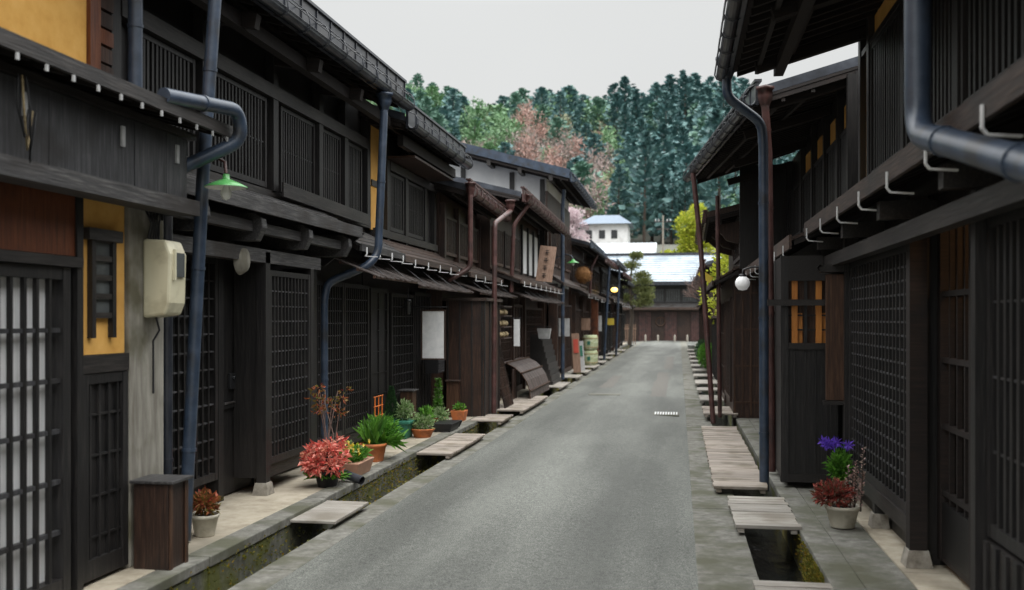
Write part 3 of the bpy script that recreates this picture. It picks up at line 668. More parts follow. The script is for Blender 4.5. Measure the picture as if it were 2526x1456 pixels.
for z in (1.35,1.55,1.75,1.92):
    mb.box(-3.45,-3.05,17.35,18.2,z-.02,z,brownh)
    if z<1.9:
        for i in range(5): mb.lathe([(0,-.09),(.04,-.08),(.05+R(0,.012),0),(.04,.08),(0,.09)],(-3.12-R(0,.05),17.43+i*.16,z+.055),straw,10,'Y')
mb.box(-3.45,-3.40,17.35,18.2,1.2,2.0,brownw); part(mb,"goods_shelf",T,"shelf stacked with straw bundles")

mb=MB(); 
for i in range(9): mb.beam((-3.02,17.3+i*.1,.12),(-3.30,17.3+i*.1,1.3),.02,.035,brownw,up=(1,0,0))
for k in range(8): t=k/7; mb.beam((-3.02-.28*t,17.25,.12+1.18*t),(-3.02-.28*t,18.15,.12+1.18*t),.015,.03,brownw)
solo(mb,"leaning_lattice_screen","brown wooden lattice screen leaning on the shop wall","screen",(-3.1,17.7,.1))
mb=MB()
for i in range(34):
    y=19.4+i*.085; pts=[]
    for k in range(7):
        t=k/6; a=t*math.pi/2; pts.append((-3.5+.62*math.cos(a),y,.1+.72*math.sin(a)))
    for a,b in zip(pts[:-1],pts[1:]): mb.beam(a,b,.075,.012,awnm if i%4 else signw,up=(1,0,1))
for t in (.15,.5,.85): a=t*math.pi/2; mb.beam((-3.5+.64*math.cos(a),19.35,.1+.74*math.sin(a)),(-3.5+.64*math.cos(a),22.3,.1+.74*math.sin(a)),.03,.02,signw)
mb.beam((-3.2,19.37,.1),(-3.2,19.37,.7),.5,.02,brownw,up=(1,0,0))
solo(mb,"curved_slat_fence","low curved brown bamboo-slat guard fence against the wall","fence",(-3.3,20.8,.1))
mb=MB()
for i in range(9):
    z=.12+i*.14; x=-2.95-.035*i; mb.beam((x,23.4,z),(x-.01,25.2,z+.0),.02,.15,blackh)
    mb.beam((x,23.38,z),(-3.55,23.38,z),.02,.145,blackh)
solo(mb,"slanted_board_fence","black slanted board guard at the foot of the house","fence",(-3.2,24.3,.1))
T=thing("hanging_sign","small white hanging cloth sign under the eave","sign",(-3.15,19.3,1.2))
mb=MB(); mb.box(-3.2,-3.08,19.29,19.30,1.15,1.68,paintw); part(mb,"cloth",T); mb=MB(); mb.tube([(-3.45,19.295,1.7),(-3.05,19.295,1.7)],.01,cable,6); part(mb,"rod",T)
T=thing("hanging_sign","small white lantern-shaped sign on a bracket","sign",(-3.2,23,1.3))
mb=MB(); mb.hexa([(-3.22,22.98,1.22),(-2.98,22.98,1.22),(-2.98,23.1,1.22),(-3.22,23.1,1.22),(-3.26,22.96,1.46),(-2.94,22.96,1.46),(-2.94,23.12,1.46),(-3.26,23.12,1.46)],tipm); part(mb,"box",T); mb=MB(); mb.tube([(-3.5,23.05,1.5),(-2.95,23.05,1.5)],.01,cable,6); part(mb,"bracket",T)
T=thing("shop_sign","tilted tan wooden shop board with dark characters","sign",(-3.1,22,2.8))
mb=MB(); mb.beam((-2.92,21.6,2.5),(-2.83,21.75,3.28),.36,.04,tanw,up=(0,1,0)); part(mb,"board",T)
mb=MB()
for k in range(4):
    z=2.62+k*.17; cx=-2.91+.02*k; yy=21.585+.028*k
    mb.box(cx-.05,cx+.05,yy-.01,yy-.0,z,z+.015,black); mb.box(cx-.007,cx+.007,yy-.012,yy-.0,z-.04,z+.07,black); mb.box(cx-.04,cx+.04,yy-.011,yy-.0,z+.045,z+.058,black)
part(mb,"lettering",T)
for (x,y,z,w,h,m) in ((-3.26,27.2,1.2,.3,.5,tipm),(-3.22,33.2,1.3,.3,.4,tanw),(-3.22,38.2,1.2,.35,.6,tipm),(-3.12,44,1.4,.4,.3,yellows)):
    mb=MB(); mb.box(x,x+.3,y,y+.03,z,z+h,m); mb.box(x-.02,x+.32,y-.01,y+.04,z+h,z+h+.03,brownw)
    solo(mb,"hanging_sign","small coloured notice board projecting from a house front","sign",(x+.15,y,z))

# ============================================================ LEFT HOUSE 6
T=thing("town_house","tall house with white plaster gable and blue metal roof","house",(-5.5,28.3,0))
body(T,1,-3.35,25.65,31.0,2.6,-3.4,0,-2.85,5.2,.27,brownw,depth=4.6,um=white)
mb=MB()
mb.box(-3.42,-3.36,25.6,31,2.75,5.0,brownw)
for x in (-3.5,-4.3,-5.6): mb.box(x-.06,x+.06,25.60,25.66,2.7,5.15+.27*abs(x+2.85)*.9,blackw)
part(mb,"timber_frame",T)
for a,b in ((25.9,27.4),(27.6,29.2),(29.4,30.8)): lattice(T,1,-3.34,a,b,3.1,4.3,16,2,fm=brownw,back=glassd,name="upper_lattice_window")
roof(T,1,25.0,31.4,(-2.7,5.2),(-2.7,5.2),-7.9,slope=.27,fmat=bluemet,tmat=roofb,fas=.16,th=.16,gmat=bluemet)
mb=MB(); mb.beam((-2.72,24.98,5.34),(-7.9,24.98,6.74),.04,.22,bluemet)
part(mb,"verge_board",T,"blue-grey verge board")
for x in (-3.2,-4.0,-4.8): eaveb(T,(x,25.0,5.12+.27*(-2.7-x)),(x,25.65,5.12+.27*(-2.7-x)),.1,.14)
pent(T,1,25.6,31,(-2.95,2.6),(-3.4,2.85),raft=.5,tmat=brownh,fmat=brownh)
lattice(T,1,-3.3,25.8,28.4,.3,2.1,20,8,fm=brownw); panel_door(T,1,-3.3,28.5,30.8,.1,2.1,8,2,fm=brownw)
pipe(T,[(-2.95,25.8,5.05),(-3.0,25.9,4.6),(-3.0,25.9,.1)],.05)
mb=MB(); mb.box(-3.35,-3.12,25.7,25.9,.1,2.6,brownw); part(mb,"post",T)
def simple_house(s,X,y0,y1,xe,ze,zp,lab,wm=brownw,fm=redmet,tm=roofm,bayc=ochre,slope=.26,seed=0,over=.45,upper=True,xu=None,rods=False):
    T=thing("town_house",lab,"house",(X-s*2,(y0+y1)/2,0)); xu=xu or X-s*.05
    body(T,s,X,y0,y1,zp,xu,0,xe,ze,slope,wm,depth=3.6)
    pent(T,s,y0,y1,(X+s*over,zp),(xu,zp+.2),raft=.5,tmat=brownh,fmat=brownh)
    n=max(2,int((y1-y0)/2)); w=(y1-y0)/n
    for i in range(n):
        a=y0+w*i+.08; b=y0+w*(i+1)-.08
        if (i+seed)%3==1: panel_door(T,s,X+s*.01,a,b,.1,2.0,5,1,fm=wm)
        else: lattice(T,s,X+s*.01,a,b,.3,1.95,14,7,fm=wm,bw=.025)
        beamp(T,X-s*.05,X+s*.08,y0+w*i-.0,y0+w*i+.08,.1,zp,wm,"post")
        if upper:
            lattice(T,s,xu+s*.01,a,b,zp+.35,min(ze-.1,zp+1.25),12,1,fm=wm,back=glassd if (i+seed)%2 else bayc,bw=.03,name="upper_lattice_window")
            hook(T,s,X+s*(over+.03),a+.3,zp,.1,-.12)
    roof(T,s,y0-.1,y1+.1,(xe,ze),(xe,ze),X-s*3.6,slope=slope,fmat=fm,tmat=tm,gmat=fm,fas=.18,rib=.4,rods=rods)
    return T
T=simple_house(1,-3.3,31.3,36.5,-2.75,3.95,2.45,"brown timber town house with blue-grey roof and open ochre gable",fm=bluemet,seed=1)
mb=MB(); mb.box(-5.2,-3.45,31.24,31.3,2.8,4.0,ochre); mb.beam((-3.5,31.2,2.8),(-4.3,31.2,4.1),.1,.06,brownw,up=(0,1,0)); mb.beam((-3.5,31.21,3.9),(-5.0,31.21,3.9),.08,.08,brownw); part(mb,"gable_panel",T)
pipe(T,[(-2.72,34.0,3.9),(-2.95,33.9,3.4),(-3.0,33.9,2.3)],.045,redmet)
T=simple_house(1,-3.3,36.7,42.2,-2.7,3.8,2.4,"brown timber town house with red-brown pillars",seed=2)
mb=MB(); mb.box(-3.2,-2.95,36.75,37.0,.1,2.4,redw); part(mb,"red_pillar",T)
pipe(T,[(-2.65,38.5,3.7),(-2.85,38.5,.1)],.05)
T=simple_house(1,-3.2,42.4,48.4,-2.6,4.0,2.5,"dark timber town house with deep eave",wm=blackw,fm=darkmet,seed=0)
pipe(T,[(-2.55,43.5,3.9),(-2.7,43.5,.1)],.05)
T=simple_house(1,-3.2,48.6,55,-2.7,3.8,2.4,"brown timber town house near the junction",seed=1)
simple_house(1,-3.3,55.2,60.5,-2.8,3.6,2.4,"low dark timber house near the junction",wm=blackw,fm=darkmet,seed=2)
mb=MB(); mb.lathe([(0,-.24),(.12,-.21),(.21,-.12),(.24,0),(.21,.12),(.12,.21),(0,.24)],(-2.95,31.1,3.05),cedarb,20); mb.tube([(-2.95,31.1,3.27),(-2.95,31.1,3.75)],.01,cable,6)
mb.cloud((-2.95,31.1,3.05),(.25,.25,.25),500,.05,.02,cedarb,0,.9)
solo(mb,"cedar_ball","brown dried cedar ball hung from the eave","cedar ball",(-2.95,31.1,3.05))
for k,(y,z) in enumerate(((33.6,.1),(34.15,.1),(33.6,.62),(34.15,.62))):
    T=thing("sake_barrel","sake barrel wrapped in pale green straw matting by the shop","barrel",(-2.98,y,z),"sake barrels stacked outside the shop")
    mb=MB(); mb.lathe([(0,0),(.21,0),(.235,.08),(.245,.26),(.235,.42),(.21,.5),(0,.5)],(-2.98,y,z),strawg,18); part(mb,"barrel",T)
    mb=MB()
    for h in (.1,.4): mb.lathe([(.24,-.015),(.255,0),(.24,.015)],(-2.98,y,z+h),straw,18)
    mb.box(-3.03,-2.93,y-.257,y-.243,z+.19,z+.31,potg); part(mb,"rope_band",T)
for (x,y,h,m1,m2) in ((-2.95,29.2,1.15,tanw,redsign),(-2.9,30.0,.9,tipm,potg)):
    T=thing("standing_sign","narrow leaning wooden notice board with coloured panel","sign",(x,y,.1))
    mb=MB(); mb.beam((x,y,.1),(x-.08,y+.15,.1+h),.22,.03,m1,up=(0,1,0)); part(mb,"board",T)
    mb=MB(); mb.beam((x-.035,y+.045,.1+h*.5),(x-.065,y+.10,.1+h*.85),.14,.02,m2,up=(0,1,0)); part(mb,"notice",T)
    mb=MB(); mb.beam((x-.1,y+.4,.1),(x-.08,y+.17,h),.03,.03,brownw); part(mb,"leg",T)
T=thing("street_lamp","wall lamp with green enamel shade on a curved arm","lamp",(-3,26,3.1))
mb=MB(); mb.tube([(-3.36,26.4,3.25),(-3.0,26.3,3.4),(-2.8,26.2,3.35),(-2.76,26.2,3.26)],.014,bluemet,8); part(mb,"arm",T)
mb=MB(); mb.lathe([(.03,.1),(.05,.06),(.17,0)],(-2.76,26.2,3.16),greenen,18); part(mb,"lamp_shade",T)
mb=MB(); mb.lathe([(.02,.03),(.045,-.03),(0,-.08)],(-2.76,26.2,3.16),enamelw,12); part(mb,"light_bulb",T)
T=thing("street_lamp","wall lamp with a lit warm yellow bulb","lamp",(-2.8,42.3,2.9))
mb=MB(); mb.tube([(-3.2,42.3,3.0),(-2.75,42.3,3.1),(-2.7,42.3,3.0)],.02,cable,8); part(mb,"arm",T)
mb=MB(); mb.lathe([(0,.1),(.1,.08),(.15,0),(.1,-.08),(0,-.1)],(-2.7,42.3,2.9),emis("lit_bulb",(1,.62,.12),4),14); part(mb,"light_bulb",T)

# ============================================================ RIGHT HOUSE 1
T=thing("town_house","black timber shop house with projecting fine lattice bay and lit entrance","house",(3.8,5.5,0))
mb=MB()
mb.box(1.62,1.70,6.95,9.55,.07,2.5,blackw); mb.box(1.62,1.70,.5,5.35,.07,2.5,blackw)
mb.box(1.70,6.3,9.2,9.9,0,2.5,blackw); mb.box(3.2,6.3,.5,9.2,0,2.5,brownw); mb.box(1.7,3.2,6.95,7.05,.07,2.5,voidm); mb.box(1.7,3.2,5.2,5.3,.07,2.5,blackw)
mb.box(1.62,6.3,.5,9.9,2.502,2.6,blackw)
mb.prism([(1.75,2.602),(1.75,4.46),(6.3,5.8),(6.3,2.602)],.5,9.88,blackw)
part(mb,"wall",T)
lattice(T,-1,1.55,7.0,9.35,.38,2.2,17,17,back=glassd,bw=.03,hw=.016,dep=.04)
beamp(T,1.5,1.6,6.98,9.4,.26,.375,blackh,"sill"); post(T,1.49,1.6,6.86,6.97,.18,2.5,soffw); post(T,1.5,1.58,8.1,8.19,.18,.26,blackw); post(T,1.48,1.6,9.38,9.5,.18,2.5,blackw)
mb=MB(); 
for a,b in ((5.36,5.44),(6.14,6.22),(6.86,6.94)): mb.box(1.68,1.74,a,b,.12,2.35,soffw)
for z in (.12,.55,.98,1.41,1.84,2.28): mb.box(1.69,1.73,5.44,6.86,z,z+.035,soffw)
for y in (5.62,5.8,5.98,6.36,6.53,6.70): mb.box(1.695,1.725,y-.011,y+.011,.12,2.3,soffw)
mb.box(1.66,1.76,5.3,6.95,2.32,2.5,blackh)
mb.box(1.69,1.73,5.44,6.86,.155,.5,blackw)
part(mb,"lattice_door",T,"open lattice shop door with warm interior behind")
lattice(T,-1,1.55,.8,5.28,.62,2.2,44,3,back=glassd,bw=.035,dep=.04); 
mb=MB(); mb.box(1.5,1.6,.8,5.28,.08,.6,blackh)
for i in range(30): mb.box(1.485,1.5,.85+i*.15,.90+i*.15,.1,.6,blackw)
part(mb,"boarded_base",T); post(T,1.46,1.6,5.29,5.37,.12,2.5,blackw)
mb=MB(); mb.box(2.6,2.64,5.35,6.9,.1,2.4,orangew)
for y in (5.36,5.75,6.1,6.5,6.86): mb.box(2.3,2.6,y,y+.04,.1,2.4,brownw)
for z in (.6,1.0,1.4,1.8): mb.box(2.3,2.6,5.35,6.9,z,z+.03,signw)
for z in (.63,1.03,1.43,1.83):
    for k in range(7):
        y=5.45+k*.2; h=R(.06,.17); mb.lathe([(0,h),(R(.02,.05),h*.95),(R(.03,.06),h*.4),(.03,0)],(2.42,y,z),random.choice((redsign,potw,enamelw,terra,straw,brownw)),10)
part(mb,"goods_shelf",T,"shelves of small goods lit by warm light")
pent(T,-1,.5,10.0,(1.22,2.57),(1.75,2.79),fh=.11,fmat=brownh,tmat=brownh,raft=.45)
beamp(T,1.37,1.46,.5,10.0,2.18,2.29,blackh,"beam")
for y in (1.6,3.4,5.3,6.9,8.4,9.85): beamp(T,1.3,1.74,y-.05,y+.05,2.35,2.47,blackh,"eave_bracket")
for i in range(8): hook(T,-1,1.19,3.3+i*.92,2.55,.12,.15)
mb=MB(); mb.box(1.735,1.75,9.45,9.8,2.95,4.2,ochre); mb.box(1.735,1.75,8.1,9.4,4.2,4.42,ochre); mb.box(1.735,1.75,7.3,8.0,4.2,4.42,ochre); mb.box(1.735,1.75,5.3,7.2,4.2,4.42,ochre); part(mb,"plaster_panel",T,"ochre plaster strips in the upper wall")
for a,b in ((8.1,9.36),(6.6,7.95),(5.0,6.45),(3.3,4.85)): lattice(T,-1,1.73,a,b,2.95,4.15,12,0,back=glassd,bw=.045,fr=.05,name="upper_lattice_window")
for y in (9.78,9.36,7.96,6.46,4.87,3.2): beamp(T,1.68,1.75,y,y+.1,2.82,4.46,blackw,"post")
beamp(T,1.66,1.75,.6,9.88,2.82,2.92,blackh,"rail"); beamp(T,1.69,1.75,.6,9.88,4.15,4.2,blackh,"beam")
roof(T,-1,.5,10.0,(.5,4.12),(.5,4.10),6.3,slope=.3,fas=.26,raft=.22)
for y in (3.2,4.9,6.5,8.0,9.7): eaveb(T,(1.75,y,4.37),(.72,y,4.07),.1,.1,soffw)
eaveb(T,(.95,.6,4.1),(.95,9.95,4.1),.09,.11,soffw)
pipe(T,[(.46,9.93,4.05),(.46,9.93,3.86),(.80,10.05,3.62),(.82,10.08,3.4),(.83,10.1,.0)],.047,funnel=12,label="long blue-grey downpipe standing at the kerb")
pipe(T,[(1.10,4.9,4.2),(1.10,4.9,2.56),(1.10,3.0,2.09)],.06,label="thick blue-grey downpipe bending along the eave",bend=.16)
lt=bpy.data.lights.new("shop_light","POINT"); lt.energy=5; lt.color=(1,.5,.18); lt.shadow_soft_size=.12; lo=bpy.data.objects.new("shop_light",lt); COL.objects.link(lo)
T=thing("ceiling_lamp","small warm glowing shop lamp under the ceiling","lamp",(2.15,6.1,2.3))
lo.parent=T; lo.location=(0,0,-.12)
mb=MB(); mb.lathe([(0,.1),(.06,.09),(.10,0),(.09,0)],(2.15,6.1,2.3),paintw,14); part(mb,"lamp_shade",T)
T=thing("hanging_sign","tall dark brown wooden plank sign with a small hood","sign",(1.45,9.46,.95))
mb=MB(); mb.box(1.325,1.575,9.44,9.48,.95,2.10,signw); part(mb,"board",T,bevel=.004)
mb=MB(); mb.prism([(1.27,2.12),(1.63,2.12),(1.64,2.16),(1.56,2.19),(1.34,2.19),(1.26,2.16)],9.40,9.52,blackh); mb.lathe([(.03,-.01),(.03,.01),(0,.01)],(1.27,9.40,2.155),blackh,12,'Y'); part(mb,"hood",T)
mb=MB(); mb.box(1.30,1.60,9.43,9.49,.91,.945,blackh); part(mb,"shelf",T)

# ============================================================ RIGHT HOUSE 2
T=thing("town_house","dark timber town house with orange-barred vestibule window","house",(3.5,13.5,0))
mb=MB(); mb.box(1.4,6.3,10.35,16.7,0,2.5,blackw); mb.prism([(1.78,2.502),(1.78,4.22),(6.3,5.5),(6.3,2.502)],10.6,16.7,blackw); part(mb,"wall",T)
mb=MB(); y=9.92
mb.box(.99,1.5,y,11.0,.14,1.42,blackw)
for x in (1.0,1.1,1.2,1.3,1.4): mb.box(x-.004,x+.004,y-.008,y,.16,1.38,blackw)
for a,b in ((.97,1.04),(1.43,1.5)): mb.box(a,b,y-.02,y+.06,.12,2.3,blackw)
mb.box(1.04,1.43,y-.018,y+.05,1.40,1.46,blackh); mb.box(1.04,1.43,y-.018,y+.05,2.06,2.3,blackh); mb.box(.97,1.5,y-.015,y,.12,.2,blackh)
mb.box(1.04,1.43,y+.09,y+.1,1.46,2.06,signw); mb.box(.985,1.0,y+.06,11.0,1.42,2.3,blackw); mb.box(1.0,1.5,y+.12,11,2.2,2.3,blackw); mb.box(1.43,1.5,y+.06,11,1.42,2.2,blackw)
part(mb,"vestibule",T,"boxed timber vestibule projecting to the kerb")
mb=MB()
for x in (1.075,1.3): mb.box(x,x+.055,y+.02,y+.05,1.46,2.06,orangew)
for x in (1.19,): mb.box(x,x+.03,y+.02,y+.04,1.46,2.06,blackw)
for z in (1.58,1.72,1.86): mb.box(1.04,1.43,y+.025,y+.04,z,z+.015,blackw)
for x in (1.13,1.36): mb.box(x,x+.05,y+.06,y+.08,1.46,1.75,orangew)
part(mb,"barred_window",T,"window with orange wooden bars")
beamp(T,.84,1.42,9.86,9.9,1.82,1.88,blackh,"crossbar")
pent(T,-1,10.05,16.8,(1.08,2.46),(1.78,2.75),fh=.12,fmat=brownh,tmat=brownh,raft=.45)
beamp(T,1.28,1.38,10.05,16.8,2.1,2.22,greyh,"beam")
for i in range(7): hook(T,-1,1.05,10.5+i*.95,2.44,.12,.15)
for a,b in ((11.1,12.6),(12.8,14.3),(14.5,16.2)): lattice(T,-1,1.36,a,b,.3,2.05,14,12)
mb=MB(); 
for a,b in ((10.7,11.2),(11.35,12.2),(12.35,13.3),(13.45,14.5)): mb.box(1.76,1.78,a,b,3.74,3.98,ochre)
part(mb,"plaster_panel",T,"row of small ochre plaster panels below the eave")
for a,b in ((10.7,11.3),(11.45,12.3),(12.45,13.4),(13.55,14.6),(14.75,16.3)): lattice(T,-1,1.76,a,b,2.9,3.70,10,0,back=glassd,bw=.04,fr=.05,name="upper_lattice_window")
for y in (10.6,11.3,12.3,13.4,14.6,16.4): beamp(T,1.70,1.78,y,y+.1,2.8,4.2,blackw,"post")
roof(T,-1,10.65,17.0,(.82,3.98),(.22,4.06),6.3,slope=.28,fas=.18,fmat=darkmet,raft=.22)
mb=MB(); mb.hexa([(.3,17.0,3.95),(1.9,17.0,4.45),(1.9,17.04,4.45),(.3,17.04,3.95),(.3,17.0,4.05),(1.9,17.0,4.55),(1.9,17.04,4.55),(.3,17.04,4.05)],soffw)
mb.box(.98,1.78,16.68,16.74,2.5,4.2,blackw); part(mb,"gable_board",T)
for y in (10.8,12.3,14.6,16.5): eaveb(T,(1.78,y,4.17),(.78,y,3.9),.1,.1,soffw)
pipe(T,[(.88,10.6,3.9),(.92,10.65,3.4),(.96,10.7,.1)],.04,redmet,funnel=4)
pipe(T,[(.22,15.9,3.98),(.33,15.9,2.9),(.52,15.6,.08)],.04,redmet,label="leaning red-brown downpipe at the kerb")
pipe(T,[(.62,16.6,3.7),(.66,16.6,.08)],.035,redmet)
T=thing("street_lamp","round white globe lamp on a dark bracket","lamp",(.75,12.2,2.05))
mb=MB(); mb.lathe([(0,-.09),(.05,-.08),(.083,-.03),(.088,.01),(.07,.055),(.035,.08),(0,.082)],(.75,12.2,2.12),emis("globe_glass",(1,1,1),.12,(.85,.85,.85)),22); part(mb,"globe",T)
mb=MB(); mb.lathe([(.04,.07),(.045,.10),(.02,.11),(0,.11)],(.75,12.2,2.12),black,14); mb.tube([(.75,12.2,2.22),(.76,12.2,2.28),(.85,12.2,2.31),(1.1,12.2,2.31)],.012,cable,8); part(mb,"bracket",T)

# ============================================================ RIGHT HOUSE 3+
T=thing("town_house","brown timber house with panelled end wall and deep eave","house",(3,19.5,0))
mb=MB(); mb.box(.88,5,16.75,21.8,.05,2.55,brownw); mb.prism([(1.05,2.552),(1.05,3.50),(5,4.4),(5,2.552)],16.8,21.8,brownw)
for x in (.89,1.02,1.15,1.28): mb.box(x,x+.025,16.73,16.75,.1,2.3,signw)
for z in (.3,.9,1.5,2.1): mb.box(.89,1.3,16.735,16.75,z,z+.03,signw)
part(mb,"wall",T)
roof(T,-1,17.1,22,(.45,3.36),(.5,3.36),5,slope=.24,fmat=redmet,tmat=brownh,fas=.14,raft=.4)
for y in (17.3,18.9,20.5): 
    mb=MB(); mb.prism([(1.05,3.35),(.62,3.28),(.60,3.22),(.72,3.12),(.80,3.02),(1.05,2.95)],y,y+.08,brownw); part(mb,"carved_bracket",T)
lattice(T,-1,1.04,17.2,19.2,2.7,3.2,18,0,fm=brownw,back=glassd,name="upper_lattice_window")
pent(T,-1,16.5,21.5,(.55,2.28),(.95,2.48),fmat=brownh,tmat=brownh)
lattice(T,-1,.87,17.0,19.0,.3,2.05,16,8,fm=brownw); panel_door(T,-1,.87,19.2,21.5,.1,2.05,6,2,fm=brownw)
simple_house(-1,1.05,29.5,36,.75,3.2,2.3,"brown timber town house beyond the garden",seed=1,over=.25,upper=False)
simple_house(-1,1.1,36.3,44,.85,3.3,2.3,"dark timber town house with low eave",wm=blackw,fm=darkmet,seed=2,over=.25,upper=False)
simple_house(-1,1.1,44.3,52,.8,3.4,2.3,"brown timber town house with low eave",seed=0,over=.25,upper=False)
simple_house(-1,1.2,52.3,60,.9,3.2,2.3,"dark timber house near the junction",wm=blackw,fm=darkmet,seed=1,over=.25,upper=False)
mb=MB(); mb.box(.95,1.1,22.1,29.4,.05,1.7,brownw); mb.box(.88,1.17,22.05,29.45,1.7,1.76,brownh)
for i in range(15): mb.box(.935,.95,22.3+i*.5,22.35+i*.5,.1,1.7,blackw)
solo(mb,"garden_fence","brown boarded garden fence with a coping board","fence",(1.0,25.7,.05))
T=thing("hanging_sign","yellow signboard on a pole by the house","sign",(.75,19.0,2.3))
mb=MB(); mb.beam((.42,21.0,2.66),(.66,21.0,2.48),.03,.14,yellows,up=(0,0,1)); part(mb,"board",T); mb=MB(); mb.tube([(.9,21.02,2.3),(.5,21.02,2.62)],.015,cable,6); part(mb,"bracket",T)

# ============================================================ END BUILDING
T=thing("town_house","wide black timber house with pale metal roof closing the street","house",(-.6,76,0))
mb=MB(); mb.box(-6,4.5,74.5,80,-.02,4.3,blackw); part(mb,"wall",T)
mb=MB(); 
mb.hexa([(-6.6,73.6,4.25),(5,73.6,4.25),(5,79.5,6.6),(-6.6,79.5,6.6),(-6.6,73.6,4.35),(5,73.6,4.35),(5,79.5,6.7),(-6.6,79.5,6.7)],roofl)
for i in range(13): z=4.36+i*.195; yy=73.6+i*.49; mb.beam((-6.6,yy,z),(5,yy,z),.07,.05,roofl)
mb.box(-6.6,5,73.5,73.6,4.12,4.38,darkmet); mb.box(-6.6,5,79.3,79.6,6.6,6.85,darkmet); part(mb,"roof",T,"pale blue-grey sheet metal roof")
mb=MB()
mb.box(-6,4.5,74.42,74.5,2.2,2.35,brownh)
for i in range(60): x=-5.9+i*.17; mb.box(x,x+.06,74.43,74.5,3.0,3.75,blackw)
for i in range(9): x=-5.9+i*1.2; mb.box(x,x+.12,74.38,74.5,2.85,4.2,blackw)
mb.box(-6,4.5,74.40,74.5,2.88,2.98,greyw); mb.box(-6,4.5,74.40,74.5,3.76,3.86,greyw); mb.box(-6,4.5,74.47,74.5,2.98,3.76,greyglass); part(mb,"upper_lattice_window",T)
mb=MB(); mb.hexa([(-6.2,73.7,2.40),(4.7,73.7,2.40),(4.7,74.5,2.8),(-6.2,74.5,2.8),(-6.2,73.7,2.48),(4.7,73.7,2.48),(4.7,74.5,2.88),(-6.2,74.5,2.88)],greyh); mb.box(-6.2,4.7,73.64,73.7,2.32,2.5,brownh); part(mb,"pent_roof",T)
mb=MB()
for i in range(7): 
    x=-3.9+i*.95; mb.box(x,x+.9,74.42,74.5,0,2.15,redmet if i%2 else brownw); 
    for k in range(6): mb.box(x+.05+k*.15,x+.07+k*.15,74.4,74.42,.05,2.1,blackw)
part(mb,"shutters",T,"dark red-brown boarded shutters")
mb=MB(); mb.lathe([(.29,-.02),(.33,-.05),(.37,-.02),(.33,.0)],(-1.35,74.38,1.45),signw,24,'Y'); mb.beam((-1.35,74.35,1.1),(-1.35,74.35,1.8),.04,.02,signw,up=(0,1,0)); part(mb,"wheel_emblem",T)
for x in (-2.4,-1.5,-.3,.6):
    mb=MB(); mb.lathe([(.07,0),(.07,.42),(.05,.48),(0,.5)],(x,73.0,0),stone,10); solo(mb,"bollard","short rounded stone post before the house","bollard",(x,73.0,0),group="stone posts at the junction")
T=thing("house","house with a large white metal roof behind the street","house",(-7,86,0))
mb=MB(); mb.box(-13,-2.2,83.5,90,0,6.6,brownw); part(mb,"wall",T)
mb=MB(); mb.hexa([(-13.5,82.5,6.4),(-1.9,82.5,6.4),(-1.9,88,8.2),(-13.5,88,8.2),(-13.5,82.5,6.5),(-1.9,82.5,6.5),(-1.9,88,8.3),(-13.5,88,8.3)],roofw)
for i in range(30): x=-13.3+i*.39; mb.beam((x,82.5,6.52),(x,88,8.32),.05,.06,roofl)
mb.box(-13.5,-1.9,82.4,82.5,6.25,6.52,darkmet)
part(mb,"roof",T)
mb=MB()
for i in range(16): mb.box(-4.6+i*.12,-4.55+i*.12,64.5,64.55,0,1.3,tanw)
mb.box(-4.6,-2.7,64.49,64.54,1.0,1.06,tanw); solo(mb,"picket_fence","tan wooden picket fence at the corner","fence",(-3.6,64.5,0))

# ============================================================ TERRAIN + FOREST
def smooth(a,b,t): t=max(0,min(1,(t-a)/(b-a))); return t*t*(3-2*t)
def hz(x,y):
    z=-.02+5.2*smooth(86,112,y)+7*smooth(112,145,y)
    z+= (38+2.6*math.sin(x*.05+1.0)+2.0*math.sin(x*.14)-.13*x)*smooth(140,295,y)
    z-=6*smooth(300,380,y)
    return z
mb=MB(); nx,ny=80,60; vs=[]
for j in range(ny+1):
    for i in range(nx+1):
        x=-240+480*i/nx; y=88+332*j/ny; vs.append((x,y,hz(x,y)))
mb.add(vs,[(j*(nx+1)+i,j*(nx+1)+i+1,(j+1)*(nx+1)+i+1,(j+1)*(nx+1)+i) for j in range(ny) for i in range(nx)],hillm,True)
solo(mb,"hill","","",(0,0,0),kind="structure")

def conifer(mt,H=15,W=2.7,n=300,e=.62):
    mb=MB(); mb.tube([(0,0,0),(0,0,H*.5),(0,0,H*.96)],[.22,.14,.03],bark,5)
    for i in range(n):
        t=random.random()**.8; z=H*(.12+.86*t); a=R(0,6.283)
        r=W*(1-t)**e*(.82+.25*math.sin(a*3+t*9)+R(-.15,.15))+.25
        k=R(.3,1.0)
        p=Vector((math.cos(a)*r*k,math.sin(a)*r*k,z)); d=Vector((math.cos(a),math.sin(a),R(-.1,.9)))
        mb.leaf(p-d*.5,d,R(.9,1.5)*(1-.25*t),R(.65,1.05),mt,.05)
    mb.leaf((0,0,H*.92),(0,0.1,1),H*.07,.5,mt); mb.leaf((0,0,H*.90),(0.15,0,1),H*.08,.6,mt)
    return mb
def broad(mt,H=10,W=3.0,n=420,ll=.6,lw=.2):
    mb=MB(); mb.tube([(0,0,0),(.1,0,H*.3),(0,.1,H*.55)],[.2,.15,.08],barkp,5)
    cl=[]
    for k in range(8):
        a=R(0,6.28); r=R(.2,.65)*W; c=(math.cos(a)*r,math.sin(a)*r,H*R(.45,.88)); cl.append(c)
        mb.tube([(0,0,H*.35),(c[0]*.5,c[1]*.5,c[2]*.8),c],[.08,.05,.02],barkp,4,False)
    for c in cl: mb.cloud(c,(W*.48,W*.48,H*.16),n//8,ll,lw,mt,.6,.2)
    return mb
